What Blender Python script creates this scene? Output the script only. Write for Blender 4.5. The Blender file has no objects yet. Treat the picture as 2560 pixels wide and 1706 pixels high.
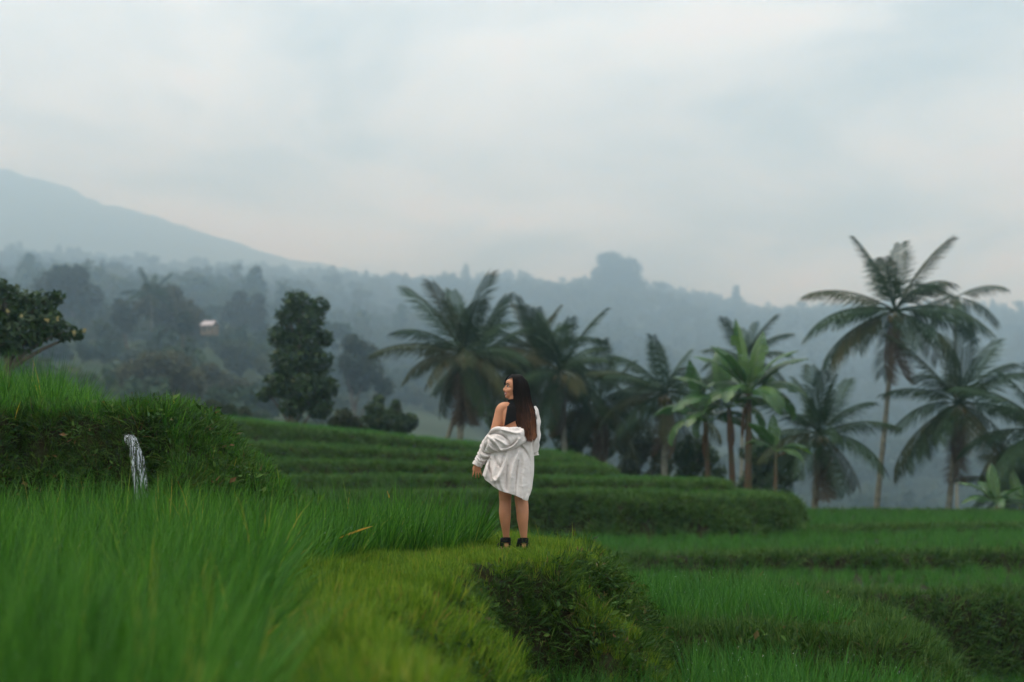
import bpy, bmesh, math, random
import numpy as np
from mathutils import Vector, Matrix, Euler

scene = bpy.context.scene
COL = scene.collection
random.seed(11)
RNG = np.random.default_rng(11)
R = math.radians

# ------------------------------------------------------------------ camera
FPX = 2560 * 50.0 / 36.0
PITCH = math.atan(277.0 / FPX)
CAMZ = 0.93
HAZE_D = 0.00088
cam_d = bpy.data.cameras.new('camera')
cam_d.lens = 50.0
cam_d.sensor_width = 36.0
cam_d.clip_start = 0.05
cam_d.clip_end = 14000
cam_d.dof.use_dof = True
cam_d.dof.focus_distance = 13.45
cam_d.dof.aperture_fstop = 1.15
cam_o = bpy.data.objects.new('camera', cam_d)
COL.objects.link(cam_o)
cam_o.location = (0, 0, CAMZ)
cam_o.rotation_euler = (math.pi / 2 + PITCH, 0, 0)
scene.camera = cam_o
scene.render.resolution_x = 1024
scene.render.resolution_y = 682

# ------------------------------------------------------------------ sky
world = bpy.data.worlds.new('World')
scene.world = world
world.use_nodes = True
nt = world.node_tree
nt.nodes.clear()
N = nt.nodes.new
L = nt.links.new
SUN_EL, SUN_AZ = R(58), R(-50)
out = N('ShaderNodeOutputWorld')
sky = N('ShaderNodeTexSky'); sky.sky_type = 'NISHITA'; sky.sun_disc = False
sky.sun_elevation = SUN_EL; sky.sun_rotation = SUN_AZ
bg_sky = N('ShaderNodeBackground'); bg_sky.inputs['Strength'].default_value = 0.08
L(sky.outputs[0], bg_sky.inputs['Color'])
tc = N('ShaderNodeTexCoord')
sep = N('ShaderNodeSeparateXYZ'); L(tc.outputs['Generated'], sep.inputs[0])
zz = N('ShaderNodeMath'); zz.operation = 'ABSOLUTE'; L(sep.outputs['Z'], zz.inputs[0])
za = N('ShaderNodeMath'); za.operation = 'ADD'; L(zz.outputs[0], za.inputs[0]); za.inputs[1].default_value = 0.22
dx = N('ShaderNodeMath'); dx.operation = 'DIVIDE'; L(sep.outputs['X'], dx.inputs[0]); L(za.outputs[0], dx.inputs[1])
dy = N('ShaderNodeMath'); dy.operation = 'DIVIDE'; L(sep.outputs['Y'], dy.inputs[0]); L(za.outputs[0], dy.inputs[1])
cmb = N('ShaderNodeCombineXYZ'); L(dx.outputs[0], cmb.inputs[0]); L(dy.outputs[0], cmb.inputs[1])
n1 = N('ShaderNodeTexNoise'); n1.inputs['Scale'].default_value = 1.5; n1.inputs['Detail'].default_value = 4.5
n1.inputs['Roughness'].default_value = 0.56; n1.inputs['Distortion'].default_value = 0.35
L(cmb.outputs[0], n1.inputs['Vector'])
rmp = N('ShaderNodeValToRGB')
rmp.color_ramp.interpolation = 'B_SPLINE'
e = rmp.color_ramp.elements
e[0].position = 0.34; e[0].color = (0.222, 0.285, 0.31, 1)
e[1].position = 0.66; e[1].color = (1.30, 1.38, 1.41, 1)
mid = e.new(0.48); mid.color = (0.555, 0.64, 0.675, 1)
L(n1.outputs['Fac'], rmp.inputs['Fac'])
# overcast sky: brighter towards the zenith
zp = N('ShaderNodeMath'); zp.operation = 'POWER'; L(zz.outputs[0], zp.inputs[0]); zp.inputs[1].default_value = 1.5
zm = N('ShaderNodeMath'); zm.operation = 'MULTIPLY_ADD'; L(zp.outputs[0], zm.inputs[0]); zm.inputs[1].default_value = 1.3; zm.inputs[2].default_value = 0.92
bg_cl = N('ShaderNodeBackground'); L(zm.outputs[0], bg_cl.inputs['Strength'])
L(rmp.outputs['Color'], bg_cl.inputs['Color'])
mixw = N('ShaderNodeMixShader'); mixw.inputs[0].default_value = 0.93
L(bg_sky.outputs[0], mixw.inputs[1]); L(bg_cl.outputs[0], mixw.inputs[2])
L(mixw.outputs[0], out.inputs['Surface'])

# ------------------------------------------------------------------ sun (overcast, very soft)
sun_d = bpy.data.lights.new('sun', 'SUN')
sun_d.energy = 1.5
sun_d.angle = R(35)
sun_d.color = (1.0, 0.95, 0.87)
sun_o = bpy.data.objects.new('sun', sun_d)
COL.objects.link(sun_o)
sdir = Vector((math.sin(SUN_AZ) * math.cos(SUN_EL), -0.25 * math.cos(SUN_EL), math.sin(SUN_EL)))
sun_o.rotation_euler = sdir.to_track_quat('Z', 'Y').to_euler()
sky.sun_rotation = math.atan2(sdir.x, sdir.y)

# ------------------------------------------------------------------ exposure
scene.view_settings.view_transform = 'Standard'
scene.view_settings.look = 'None'
scene.view_settings.exposure = 0.13
scene.view_settings.gamma = 1.0
scene.view_settings.use_curve_mapping = False
scene.render.engine = 'CYCLES'
cy = scene.cycles
cy.use_denoising = True
cy.max_bounces = 14
cy.diffuse_bounces = 2
cy.glossy_bounces = 2
cy.transmission_bounces = 4
cy.volume_bounces = 12
cy.use_light_tree = False
cy.sample_clamp_indirect = 4.0
cy.transparent_max_bounces = 8
cy.use_adaptive_sampling = True
cy.adaptive_threshold = 0.03

# ================================================================== helpers
cp, sp_ = math.cos(PITCH), math.sin(PITCH)
PX0, PY0 = 0.094, 13.44   # where the person stands


def ray(px, py):
    a = (px - 1280) / FPX
    b = (853 - py) / FPX
    return np.array([a, cp - b * sp_, sp_ + b * cp])


def at(px, py, Y):
    d = ray(px, py)
    t = Y / d[1]
    return Vector((d[0] * t, Y, CAMZ + d[2] * t))


def gz(px, py, z):
    d = ray(px, py)
    t = (z - CAMZ) / d[2]
    return (d[0] * t, d[1] * t)


def zat(py, Y):
    return at(1280, py, Y).z


def h2(i, j, s):
    v = np.sin(i * 127.1 + j * 311.7 + s * 74.7) * 43758.5453
    return v - np.floor(v)


def vn(x, y, s=0):
    x = np.asarray(x, float); y = np.asarray(y, float)
    xi = np.floor(x); yi = np.floor(y)
    fx = x - xi; fy = y - yi
    fx = fx * fx * (3 - 2 * fx); fy = fy * fy * (3 - 2 * fy)
    a = h2(xi, yi, s); b = h2(xi + 1, yi, s); c = h2(xi, yi + 1, s); d = h2(xi + 1, yi + 1, s)
    return (a * (1 - fx) + b * fx) * (1 - fy) + (c * (1 - fx) + d * fx) * fy - 0.5


def fbm(x, y, s=0, o=3):
    r = 0; a = 1.0
    for k in range(o):
        r = r + a * vn(np.asarray(x) * 2 ** k, np.asarray(y) * 2 ** k, s + k * 13)
        a *= 0.5
    return r


def tag(o, label=None, cat=None, group=None, kind=None):
    if label: o['label'] = label
    if cat: o['category'] = cat
    if group: o['group'] = group
    if kind: o['kind'] = kind
    return o


def mesh_data(name, V, F, mats=(), smooth=False, attrs=None, midx=None):
    me = bpy.data.meshes.new(name)
    V = np.asarray(V, float)
    me.from_pydata(V.tolist(), [], F if isinstance(F, list) else F.tolist())
    for m in mats: me.materials.append(m)
    if midx is not None: me.polygons.foreach_set('material_index', np.asarray(midx, np.int32))
    if smooth: me.polygons.foreach_set('use_smooth', np.ones(len(me.polygons), bool))
    if attrs:
        for k, a in attrs.items():
            at_ = me.attributes.new(k, 'FLOAT', 'POINT')
            at_.data.foreach_set('value', np.asarray(a, np.float32))
    me.update()
    return me


def link(name, me, parent=None, loc=None):
    o = bpy.data.objects.new(name, me)
    COL.objects.link(o)
    if parent is not None: o.parent = parent
    if loc is not None: o.location = loc
    return o


def empty(name, loc, rz=0.0):
    o = bpy.data.objects.new(name, None)
    o.empty_display_size = 0.2
    COL.objects.link(o)
    o.location = loc
    o.rotation_euler = (0, 0, rz)
    return o


# ------------------------------------------------------------------ materials
def new_mat(name):
    m = bpy.data.materials.new(name)
    m.use_nodes = True
    m.node_tree.nodes.clear()
    return m, m.node_tree.nodes.new, m.node_tree.links.new


def foliage(name, stops, transl=0.35, rough=0.5, spec=0.25, inst=0.5, tcol=1.35):
    """leaf material: colour from per-blade tint and per-clump random through a ramp"""
    m, n, l = new_mat(name)
    o = n('ShaderNodeOutputMaterial')
    a = n('ShaderNodeAttribute'); a.attribute_name = 'tint'
    oi = n('ShaderNodeObjectInfo')
    mx = n('ShaderNodeMix'); mx.data_type = 'FLOAT'
    mx.inputs[0].default_value = inst
    l(a.outputs['Fac'], mx.inputs[2]); l(oi.outputs['Random'], mx.inputs[3])
    rp = n('ShaderNodeValToRGB')
    el = rp.color_ramp.elements
    while len(el) > 1: el.remove(el[-1])
    el[0].position = stops[0][0]; el[0].color = (*stops[0][1], 1)
    for p, c in stops[1:]:
        q = el.new(p); q.color = (*c, 1)
    l(mx.outputs[0], rp.inputs[0])
    pb = n('ShaderNodeBsdfPrincipled')
    pb.inputs['Roughness'].default_value = rough
    pb.inputs['Specular IOR Level'].default_value = spec
    l(rp.outputs[0], pb.inputs['Base Color'])
    tr = n('ShaderNodeBsdfTranslucent')
    g = n('ShaderNodeMix'); g.data_type = 'RGBA'; g.blend_type = 'MULTIPLY'; g.inputs[0].default_value = 1
    l(rp.outputs[0], g.inputs[6]); g.inputs[7].default_value = (tcol, tcol * 1.05, tcol * 0.55, 1)
    l(g.outputs[2], tr.inputs['Color'])
    ms = n('ShaderNodeMixShader'); ms.inputs[0].default_value = transl
    l(pb.outputs[0], ms.inputs[1]); l(tr.outputs[0], ms.inputs[2])
    l(ms.outputs[0], o.inputs['Surface'])
    return m


def simple(name, col, rough=0.6, spec=0.3, col2=None, scale=8.0, bump=0.0, bscale=40.0, detail=4, **kw):
    m, n, l = new_mat(name)
    o = n('ShaderNodeOutputMaterial')
    pb = n('ShaderNodeBsdfPrincipled')
    pb.inputs['Roughness'].default_value = rough
    pb.inputs['Specular IOR Level'].default_value = spec
    pb.inputs['Base Color'].default_value = (*col, 1)
    tcn = n('ShaderNodeTexCoord')
    if col2 is not None:
        ns = n('ShaderNodeTexNoise'); ns.inputs['Scale'].default_value = scale; ns.inputs['Detail'].default_value = detail
        l(tcn.outputs['Object'], ns.inputs['Vector'])
        rp = n('ShaderNodeValToRGB')
        rp.color_ramp.elements[0].position = 0.35; rp.color_ramp.elements[0].color = (*col, 1)
        rp.color_ramp.elements[1].position = 0.65; rp.color_ramp.elements[1].color = (*col2, 1)
        l(ns.outputs['Fac'], rp.inputs[0]); l(rp.outputs[0], pb.inputs['Base Color'])
    if bump:
        nb = n('ShaderNodeTexNoise'); nb.inputs['Scale'].default_value = bscale; nb.inputs['Detail'].default_value = 5
        l(tcn.outputs['Object'], nb.inputs['Vector'])
        bn = n('ShaderNodeBump'); bn.inputs['Strength'].default_value = bump; bn.inputs['Distance'].default_value = 0.02
        l(nb.outputs['Fac'], bn.inputs['Height']); l(bn.outputs[0], pb.inputs['Normal'])
    for k, v in kw.items(): pb.inputs[k].default_value = v
    l(pb.outputs[0], o.inputs['Surface'])
    return m


M = {}
M['earth'] = simple('bank_earth', (0.020, 0.013, 0.008), 0.95, 0.1, (0.024, 0.028, 0.010), 3.5, 0.8, 22)
M['mud'] = simple('paddy_mud', (0.022, 0.030, 0.012), 0.7, 0.3, (0.028, 0.042, 0.016), 2.0, 0.4, 12)
M['slope'] = simple('valley_slope', (0.022, 0.036, 0.016), 0.95, 0.05, (0.048, 0.060, 0.028), 0.05, 0, 1, 6)
M['hill'] = simple('hill_ground', (0.020, 0.034, 0.020), 0.95, 0.05, (0.040, 0.055, 0.030), 0.02, 0, 1, 6)
M['mountain'] = simple('mountain_ground', (0.03, 0.05, 0.04), 0.95, 0.05, (0.05, 0.07, 0.05), 0.01, 0, 1, 8)
RICE = foliage('rice_blade', [(0.0, (0.014, 0.060, 0.009)), (0.45, (0.040, 0.130, 0.016)), (0.8, (0.085, 0.215, 0.028)), (0.93, (0.12, 0.25, 0.035)), (0.985, (0.42, 0.30, 0.05))], 0.35, 0.5, 0.12, 0.40)
RICE2 = foliage('young_rice_blade', [(0.0, (0.016, 0.070, 0.013)), (0.5, (0.042, 0.140, 0.024)), (0.9, (0.085, 0.215, 0.036)), (1.0, (0.13, 0.26, 0.05))], 0.35, 0.5, 0.12, 0.45)
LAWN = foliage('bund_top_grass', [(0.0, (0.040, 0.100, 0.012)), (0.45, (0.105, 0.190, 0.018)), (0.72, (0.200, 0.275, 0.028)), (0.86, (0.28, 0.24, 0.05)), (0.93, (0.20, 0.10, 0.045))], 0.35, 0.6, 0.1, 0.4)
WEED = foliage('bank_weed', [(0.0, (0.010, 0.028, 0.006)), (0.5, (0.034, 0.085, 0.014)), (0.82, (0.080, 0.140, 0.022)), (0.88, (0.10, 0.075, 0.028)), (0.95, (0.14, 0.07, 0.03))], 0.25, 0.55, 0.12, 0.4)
FARGRASS = foliage('terrace_bank_grass', [(0.0, (0.016, 0.050, 0.012)), (0.55, (0.055, 0.120, 0.028)), (1.0, (0.13, 0.19, 0.06))], 0.35, 0.6, 0.15, 0.5)
M['dew'] = simple('dew_drop', (0.85, 0.88, 0.86), 0.08, 0.8)  # pale base colour stands in for bright sky refracted in the drops

# ================================================================== grass sources (unlinked meshes for scattering)


def tuft_mesh(name, nb, seed, h=(0.7, 1.0), spread=0.05, width=0.009, lean=(0.05, 0.35), droop=(0.2, 0.9), seg=4,
              mat=None, dew=0.0, dew_r=0.0035, wide_mid=0.35):
    r = np.random.default_rng(seed)
    V = []; F = []; T = []; MI = []
    for b in range(nb):
        az = r.uniform(0, 2 * math.pi)
        rad = spread * math.sqrt(r.uniform())
        az2 = az + r.normal(0, 0.6)
        base = np.array([math.cos(az) * rad, math.sin(az) * rad, -0.03])
        H = r.uniform(*h)
        a = r.uniform(*lean)
        dr = r.uniform(*droop)
        dirh = np.array([math.cos(az2), math.sin(az2), 0])
        side = np.array([-math.sin(az2), math.cos(az2), 0])
        tw = r.normal(0, 0.5)
        side = side * math.cos(tw) + dirh * math.sin(tw)
        t = r.uniform()
        i0 = len(V)
        p = base.copy()
        w0 = width * r.uniform(0.7, 1.25)
        for k in range(seg + 1):
            f = k / seg
            w = w0 * (0.55 + 0.9 * f if f < wide_mid else (1 - f) / (1 - wide_mid) * (0.55 + 0.9 * wide_mid))
            if k == seg:
                V.append(p.copy()); T.append(t)
            else:
                V.append(p - side * w * 0.5); V.append(p + side * w * 0.5); T += [t, t]
            ang = a + dr * f ** 1.5
            p = p + (dirh * math.sin(ang) + np.array([0, 0, 1]) * math.cos(ang)) * H / seg
        for k in range(seg - 1):
            q = i0 + 2 * k
            F.append([q, q + 1, q + 3, q + 2]); MI.append(0)
        q = i0 + 2 * (seg - 1)
        F.append([q, q + 1, q + 2]); MI.append(0)
        if r.uniform() < dew:
            c = V[i0 + 2 * (seg - r.integers(1, 3))] if r.uniform() < 0.4 else V[-1]
            i1 = len(V)
            for d_ in ((1, 0, 0), (0, 1, 0), (-1, 0, 0), (0, -1, 0), (0, 0, 1), (0, 0, -1)):
                V.append(c + np.array(d_) * dew_r * r.uniform(0.6, 1.2)); T.append(0.5)
            for k in range(4):
                F.append([i1 + k, i1 + (k + 1) % 4, i1 + 4]); F.append([i1 + (k + 1) % 4, i1 + k, i1 + 5]); MI += [1, 1]
    me = mesh_data(name, V, F, [mat, M['dew']], False, {'tint': T}, MI)
    return bpy.data.objects.new(name, me)


def weed_mesh(name, nl, seed, mat):
    """small broad-leaved weed: short curved stems with paired leaves"""
    r = np.random.default_rng(seed)
    V = []; F = []; T = []
    for b in range(nl):
        az = r.uniform(0, 2 * math.pi); a = r.uniform(0.2, 1.2)
        d = np.array([math.cos(az) * math.sin(a), math.sin(az) * math.sin(a), math.cos(a)])
        s = np.cross(d, [0, 0, 1.0]); s /= np.linalg.norm(s) + 1e-6
        u = np.cross(s, d)
        p = d * r.uniform(0.1, 0.9); ln = r.uniform(0.22, 0.5); w = ln * r.uniform(0.14, 0.30)
        d2 = d * 0.6 + s * r.normal(0, 0.7) + u * r.normal(0, 0.4); d2 /= np.linalg.norm(d2)
        t = r.uniform(); i = len(V)
        V += [p, p + d2 * ln * 0.45 + s * w, p + d2 * ln * 0.45 - s * w, p + d2 * ln - np.array([0, 0, 0.2 * ln])]
        T += [t] * 4
        F += [[i, i + 1, i + 3], [i, i + 3, i + 2]]
    return bpy.data.objects.new(name, mesh_data(name, V, F, [mat], False, {'tint': T}))


def gn_scatter(name, P, rot, scl, vid, sources, label=None, kind='stuff', cat=None, parent=None):
    """one object whose geometry-nodes tree places the given clumps on its vertices"""
    me = bpy.data.meshes.new(name)
    P = np.asarray(P, np.float32)
    me.vertices.add(len(P)); me.vertices.foreach_set('co', P.ravel())
    a = me.attributes.new('rot', 'FLOAT_VECTOR', 'POINT'); a.data.foreach_set('vector', np.asarray(rot, np.float32).ravel())
    a = me.attributes.new('scl', 'FLOAT_VECTOR', 'POINT'); a.data.foreach_set('vector', np.asarray(scl, np.float32).ravel())
    a = me.attributes.new('vid', 'INT', 'POINT'); a.data.foreach_set('value', np.asarray(vid, np.int32))
    o = link(name, me, parent)
    g = bpy.data.node_groups.new(name + '_scatter', 'GeometryNodeTree')
    g.interface.new_socket('Geometry', in_out='INPUT', socket_type='NodeSocketGeometry')
    g.interface.new_socket('Geometry', in_out='OUTPUT', socket_type='NodeSocketGeometry')
    n = g.nodes.new; l = g.links.new
    gi = n('NodeGroupInput'); go = n('NodeGroupOutput')
    jn = n('GeometryNodeJoinGeometry')
    for s in reversed(sources):
        oi = n('GeometryNodeObjectInfo'); oi.inputs['Object'].default_value = s
        oi.inputs['As Instance'].default_value = False
        ti = n('GeometryNodeGeometryToInstance')
        l(oi.outputs['Geometry'], ti.inputs[0]); l(ti.outputs[0], jn.inputs[0])
    ip = n('GeometryNodeInstanceOnPoints')
    ip.inputs['Pick Instance'].default_value = True

    def attr(nm, ty):
        q = n('GeometryNodeInputNamedAttribute'); q.data_type = ty; q.inputs['Name'].default_value = nm
        return q.outputs['Attribute']
    l(gi.outputs[0], ip.inputs['Points']); l(jn.outputs[0], ip.inputs['Instance'])
    l(attr('vid', 'INT'), ip.inputs['Instance Index'])
    e2r = n('FunctionNodeEulerToRotation'); l(attr('rot', 'FLOAT_VECTOR'), e2r.inputs[0])
    l(e2r.outputs[0], ip.inputs['Rotation']); l(attr('scl', 'FLOAT_VECTOR'), ip.inputs['Scale'])
    l(ip.outputs[0], go.inputs[0])
    md = o.modifiers.new('scatter', 'NODES'); md.node_group = g
    if kind: o['kind'] = kind
    if label: o['label'] = label
    if cat: o['category'] = cat
    return o


def dir_to_euler(D, spin):
    """euler (XYZ) turning +Z onto D after a random spin about Z"""
    D = D / np.linalg.norm(D, axis=1)[:, None]
    th = np.arccos(np.clip(D[:, 2], -1, 1)); ph = np.arctan2(D[:, 1], D[:, 0])
    E = np.zeros((len(D), 3))
    for i in range(len(D)):
        m = Matrix.Rotation(ph[i], 3, 'Z') @ Matrix.Rotation(th[i], 3, 'Y') @ Matrix.Rotation(spin[i], 3, 'Z')
        E[i] = m.to_euler('XYZ')
    return E


# ================================================================== terraces (height field)


def smooth_poly(P, it=2):
    P = np.asarray(P, float)
    for _ in range(it):
        Q = np.roll(P, -1, 0)
        P = np.stack([0.75 * P + 0.25 * Q, 0.25 * P + 0.75 * Q], 1).reshape(-1, 2)
    return P


def sdf(P, X, Y):
    """signed distance, positive inside"""
    n = len(P)
    d2 = np.full(X.shape, 1e9); ins = np.zeros(X.shape, bool)
    for i in range(n):
        a = P[i]; b = P[(i + 1) % n]
        ex, ey = b - a
        wx = X - a[0]; wy = Y - a[1]
        t = np.clip((wx * ex + wy * ey) / (ex * ex + ey * ey + 1e-12), 0, 1)
        d2 = np.minimum(d2, (wx - ex * t) ** 2 + (wy - ey * t) ** 2)
        c = ((a[1] <= Y) != (b[1] <= Y))
        with np.errstate(divide='ignore', invalid='ignore'):
            xi = a[0] + (Y - a[1]) * ex / (ey if abs(ey) > 1e-12 else 1e-12)
        ins ^= c & (X < xi)
    return np.where(ins, 1, -1) * np.sqrt(d2)


def sstep(a, b, x):
    t = np.clip((np.asarray(x, float) - a) / (b - a), 0, 1)
    return t * t * (3 - 2 * t)


P1_POLY = [(-14, -3), (0.6, -3), (0.4, 1), (0.0, 3), (-0.38, 5), (-0.53, 5.74), (-0.68, 7.0), (-0.74, 8.3), (-0.56, 9.4), (-0.50, 10.3),
           (-0.55, 11.1), (-0.45, 11.75), (-0.1, 12.05), (0.24, 12.2), (0.42, 12.25), (0.58, 12.8), (0.62, 13.9), (0.55, 15.0),
           (-0.2, 15.9), (-1.5, 16.7), (-4, 17.2), (-14, 17.2)]
P1_RICE = [(-0.30, 0.9), (-0.42, 2), (-0.78, 4), (-1.06, 5.7), (-1.45, 8), (-1.72, 10), (-1.62, 11.5), (-1.30, 12.5), (-0.80, 13.2),
           (-0.42, 13.6), (-0.33, 14.3), (-0.6, 15.3), (-1.5, 16.1), (-2.4, 16.2), (-6, 16.2), (-13, 16.2), (-13, 0.9)]
TER = [
    dict(name='front_left', poly=P1_POLY, z=0.0, k=lambda X, Y: (3.2 - 1.8 * sstep(0.25, 0.8, X)) * (1 - 0.36 * sstep(11.2, 10.2, Y)), nz=0.22, lip=0.0, inset=None, rice=0.72),
    dict(name='upper_left', poly=[(-16, 14.2), (-7, 14.25), (-5.6, 14.3), (-4.6, 14.55), (-4.0, 14.4), (-3.5, 14.55), (-3.35, 15.0), (-4.0, 17), (-5.4, 20), (-7.4, 24), (-16, 24)],
         z=1.28, k=lambda X, Y: 5.0 - 4.15 * sstep(-3.9, -3.25, X), nz=0.22, lip=0.03, inset=0.55, rice=0.80),
    dict(name='lower_middle', poly=[(-3, 2), (2.7, 2), (3.0, 8), (3.45, 10.5), (3.3, 12.2), (2.8, 13.4), (-3, 13.4)], z=-1.12, k=1.5, nz=0.1, lip=0.02, inset=0.12, rice=0.46),
    dict(name='spur', poly=[(0.2, 13.4), (1.0, 13.2), (1.6, 13.4), (2.3, 13.15), (2.95, 12.75), (3.45, 12.75), (3.75, 13.5), (3.85, 15), (3.75, 17), (3.3, 18.2), (1, 18.8), (-2, 18.8), (-2, 15)],
         z=-0.80, k=1.25, nz=0.16, lip=0.05, inset=0.62, rice=0.40),
    dict(name='lower_right', poly=[(2, 4), (18, 4), (22, 26), (2, 26)], z=-2.78, k=1.5, nz=0.1, lip=0.0, inset=0.0, rice=0.36),
    dict(name='mid_right', poly=[(0, 20.5), (2.5, 22.5), (4.6, 23.2), (5.7, 23.9), (6.9, 23.2), (8, 23.7), (12, 24.2), (24, 24.6), (24, 31), (-3, 31), (-3, 20.5)],
         z=-1.50, k=2.6, nz=0.4, lip=0.10, inset=0.85, rice=0.27),
    dict(name='long_right', poly=[(-4, 25.5), (1, 27.2), (3, 28.3), (6, 29.0), (8, 28.7), (10, 29.2), (26, 29.5), (26, 40), (-4, 40)],
         z=-1.24, k=1.8, nz=0.45, lip=0.12, inset=0.95, rice=0.30),
    dict(name='far_right', poly=[(6.8, 36), (9, 37), (13, 38), (18, 38.6), (28, 39), (28, 46), (20, 46.5), (12, 48), (4, 49)],
         z=-1.12, k=1.4, nz=0.3, lip=0.08, inset=0.6, rice=0.27),
    dict(name='back_middle', poly=[(-8, 36.4), (-2, 36.9), (0.6, 36.5), (2.3, 35.9), (3.3, 36.3), (4.4, 36.0), (5.3, 36.3), (6.2, 36.4), (6.9, 37.0), (7.4, 38.4), (7.5, 41), (6.5, 45), (-8, 47)],
         z=lambda X, Y: -0.24 - 0.035 * np.maximum(X - 3.0, 0) + 0.10 * vn(X * 0.5, Y * 0.2, 4), k=1.7, nz=0.8, lip=0.08, inset=0.9, rice=0.26),
    dict(name='back_lower_step', poly=[(-14, 37.4), (-6, 38.4), (-2, 39.2), (1.5, 39.0), (4.0, 39.4), (5.8, 40.2), (6.3, 42), (5.6, 46), (-14, 48)],
         z=lambda X, Y: 0.13 - 0.03 * np.maximum(X, 0), k=1.6, nz=0.4, lip=0.05, inset=0.5, rice=0.27),
    dict(name='back_upper', poly=[(-16, 39.5), (-6, 40.6), (-2, 41.4), (1.5, 42.3), (3.0, 43.4), (3.3, 46), (-2, 49), (-16, 49)],
         z=lambda X, Y: 0.48 - 0.02 * (X + 2), k=1.5, nz=0.35, lip=0.05, inset=0.4, rice=0.27),
    dict(name='back_high_step', poly=[(-18, 41.5), (-8, 42.4), (-3, 43.4), (0.6, 44.2), (2.6, 45.2), (2.8, 47), (-2, 50), (-18, 50)],
         z=lambda X, Y: 0.80 - 0.05 * (X + 2), k=1.4, nz=0.35, lip=0.04, inset=0.35, rice=0.28),
    dict(name='back_top', poly=[(-24, 43.6), (-9, 44.6), (-4, 45.6), (0, 46.4), (2.0, 47.2), (2.4, 49), (-2, 53), (-24, 53)],
         z=lambda X, Y: 1.12 - 0.10 * (X + 2), k=1.2, nz=0.35, lip=0.04, inset=0.3, rice=0.34),
]

rows = np.concatenate([np.linspace(0.5, 4.5, 34, endpoint=False), np.linspace(4.5, 18.5, 270, endpoint=False), 18.5 * (60 / 18.5) ** np.linspace(0, 1, 260)])
cols = np.linspace(-1, 1, 400)
GY, GU = np.meshgrid(rows, cols, indexing='ij')
GX = GU * (0.43 * GY + 2.6)
base_z = -3.6 - 0.05 * np.maximum(GY - 22, 0) - 0.9 * np.maximum(GY - 49, 0) * 0.5
H = base_z.copy()
DOM = np.full(GX.shape, -1)
SD = np.zeros(GX.shape)
for i, t in enumerate(TER):
    s = sdf(smooth_poly(t['poly']), GX, GY)
    far = i >= 5
    fr = 0.9 if far else 1.7
    s = s + t['nz'] * (1.1 * fbm(GX * fr, GY * fr, 5 + i) + (0.0 if far else 0.5 * vn(GX * 5, GY * 5, 40 + i)))
    z = t['z'](GX, GY) if callable(t['z']) else t['z']
    k = t['k'](GX, GY) if callable(t['k']) else t['k']
    w = np.maximum(-s, 0)
    rd = 0.16 if i == 0 else 0.06   # rounding of the rim
    hz = z - k * (np.sqrt(w * w + rd ** 2) - rd) + t['lip'] * np.exp(-((s - 0.22) / 0.2) ** 2)
    if i == 0:
        s_r = sdf(smooth_poly(P1_RICE), GX, GY)
        hz = hz - 0.07 * sstep(-0.05, 0.15, s_r)
    up = hz > H
    H = np.where(up, hz, H); DOM = np.where(up, i, DOM); SD = np.where(up, s, SD)
    if i == 0: P1R = s_r
H = H + 0.035 * fbm(GX * 3, GY * 3, 77) * sstep(0, 12, 25 - GY) + 0.02 * fbm(GX * 9, GY * 9, 99, 2) * (SD < 0.3)
# sideways roughness on the steep banks
gy_, gx_ = np.gradient(H)
dXu = np.gradient(GX, axis=1); dYv = np.gradient(GY, axis=0)
sx = gx_ / dXu; sy = gy_ / dYv
NZ = 1 / np.sqrt(1 + sx * sx + sy * sy)
PX = GX - sx * NZ * 0.10 * fbm(GX * 6, H * 6, 7) * (NZ < 0.75)
PY = GY - sy * NZ * 0.10 * fbm(GY * 6 + GX * 3, H * 6, 8) * (NZ < 0.75)
PTS = np.stack([PX, PY, H], -1)
nr, nc = GX.shape
idx = np.arange(nr * nc).reshape(nr, nc)
quads = np.stack([idx[:-1, :-1], idx[:-1, 1:], idx[1:, 1:], idx[1:, :-1]], -1).reshape(-1, 4)
cdom = DOM[:-1, :-1].reshape(-1)
flat = PTS.reshape(-1, 3)
for i in range(-1, len(TER)):
    q = quads[cdom == i]
    if len(q) == 0: continue
    u, inv = np.unique(q, return_inverse=True)
    me = bpy.data.meshes.new('terrace')
    me.vertices.add(len(u)); me.vertices.foreach_set('co', flat[u].astype(np.float32).ravel())
    f = inv.reshape(-1, 4).astype(np.int32)
    me.loops.add(f.size); me.loops.foreach_set('vertex_index', f.ravel())
    me.polygons.add(len(f)); me.polygons.foreach_set('loop_start', np.arange(0, f.size, 4, dtype=np.int32))
    me.polygons.foreach_set('use_smooth', np.ones(len(f), bool))
    me.materials.append(M['earth'])
    me.update(calc_edges=True); me.validate()
    o = link('ground' if i < 0 else 'terrace', me)
    o['kind'] = 'structure'

# cell quantities for scattering
cA = PTS[:-1, :-1]; cB = PTS[:-1, 1:]; cC = PTS[1:, 1:]; cD = PTS[1:, :-1]
cn = np.cross(cC - cA, cD - cB).reshape(-1, 3)
carea = np.linalg.norm(cn, axis=1) * 0.5
cnrm = cn / (np.linalg.norm(cn, axis=1)[:, None] + 1e-9)
cSD = SD[:-1, :-1].reshape(-1); cH = H[:-1, :-1].reshape(-1)
cX = GX[:-1, :-1].reshape(-1); cY = GY[:-1, :-1].reshape(-1)
cR = P1R[:-1, :-1].reshape(-1)
gSDy, gSDx = np.gradient(np.where(DOM == 0, P1R, SD))
cgx = (gSDx / dXu)[:-1, :-1].reshape(-1); cgy = (gSDy / dYv)[:-1, :-1].reshape(-1)
INFAN = (np.abs(cX) < 0.385 * cY + 1.2)


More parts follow.
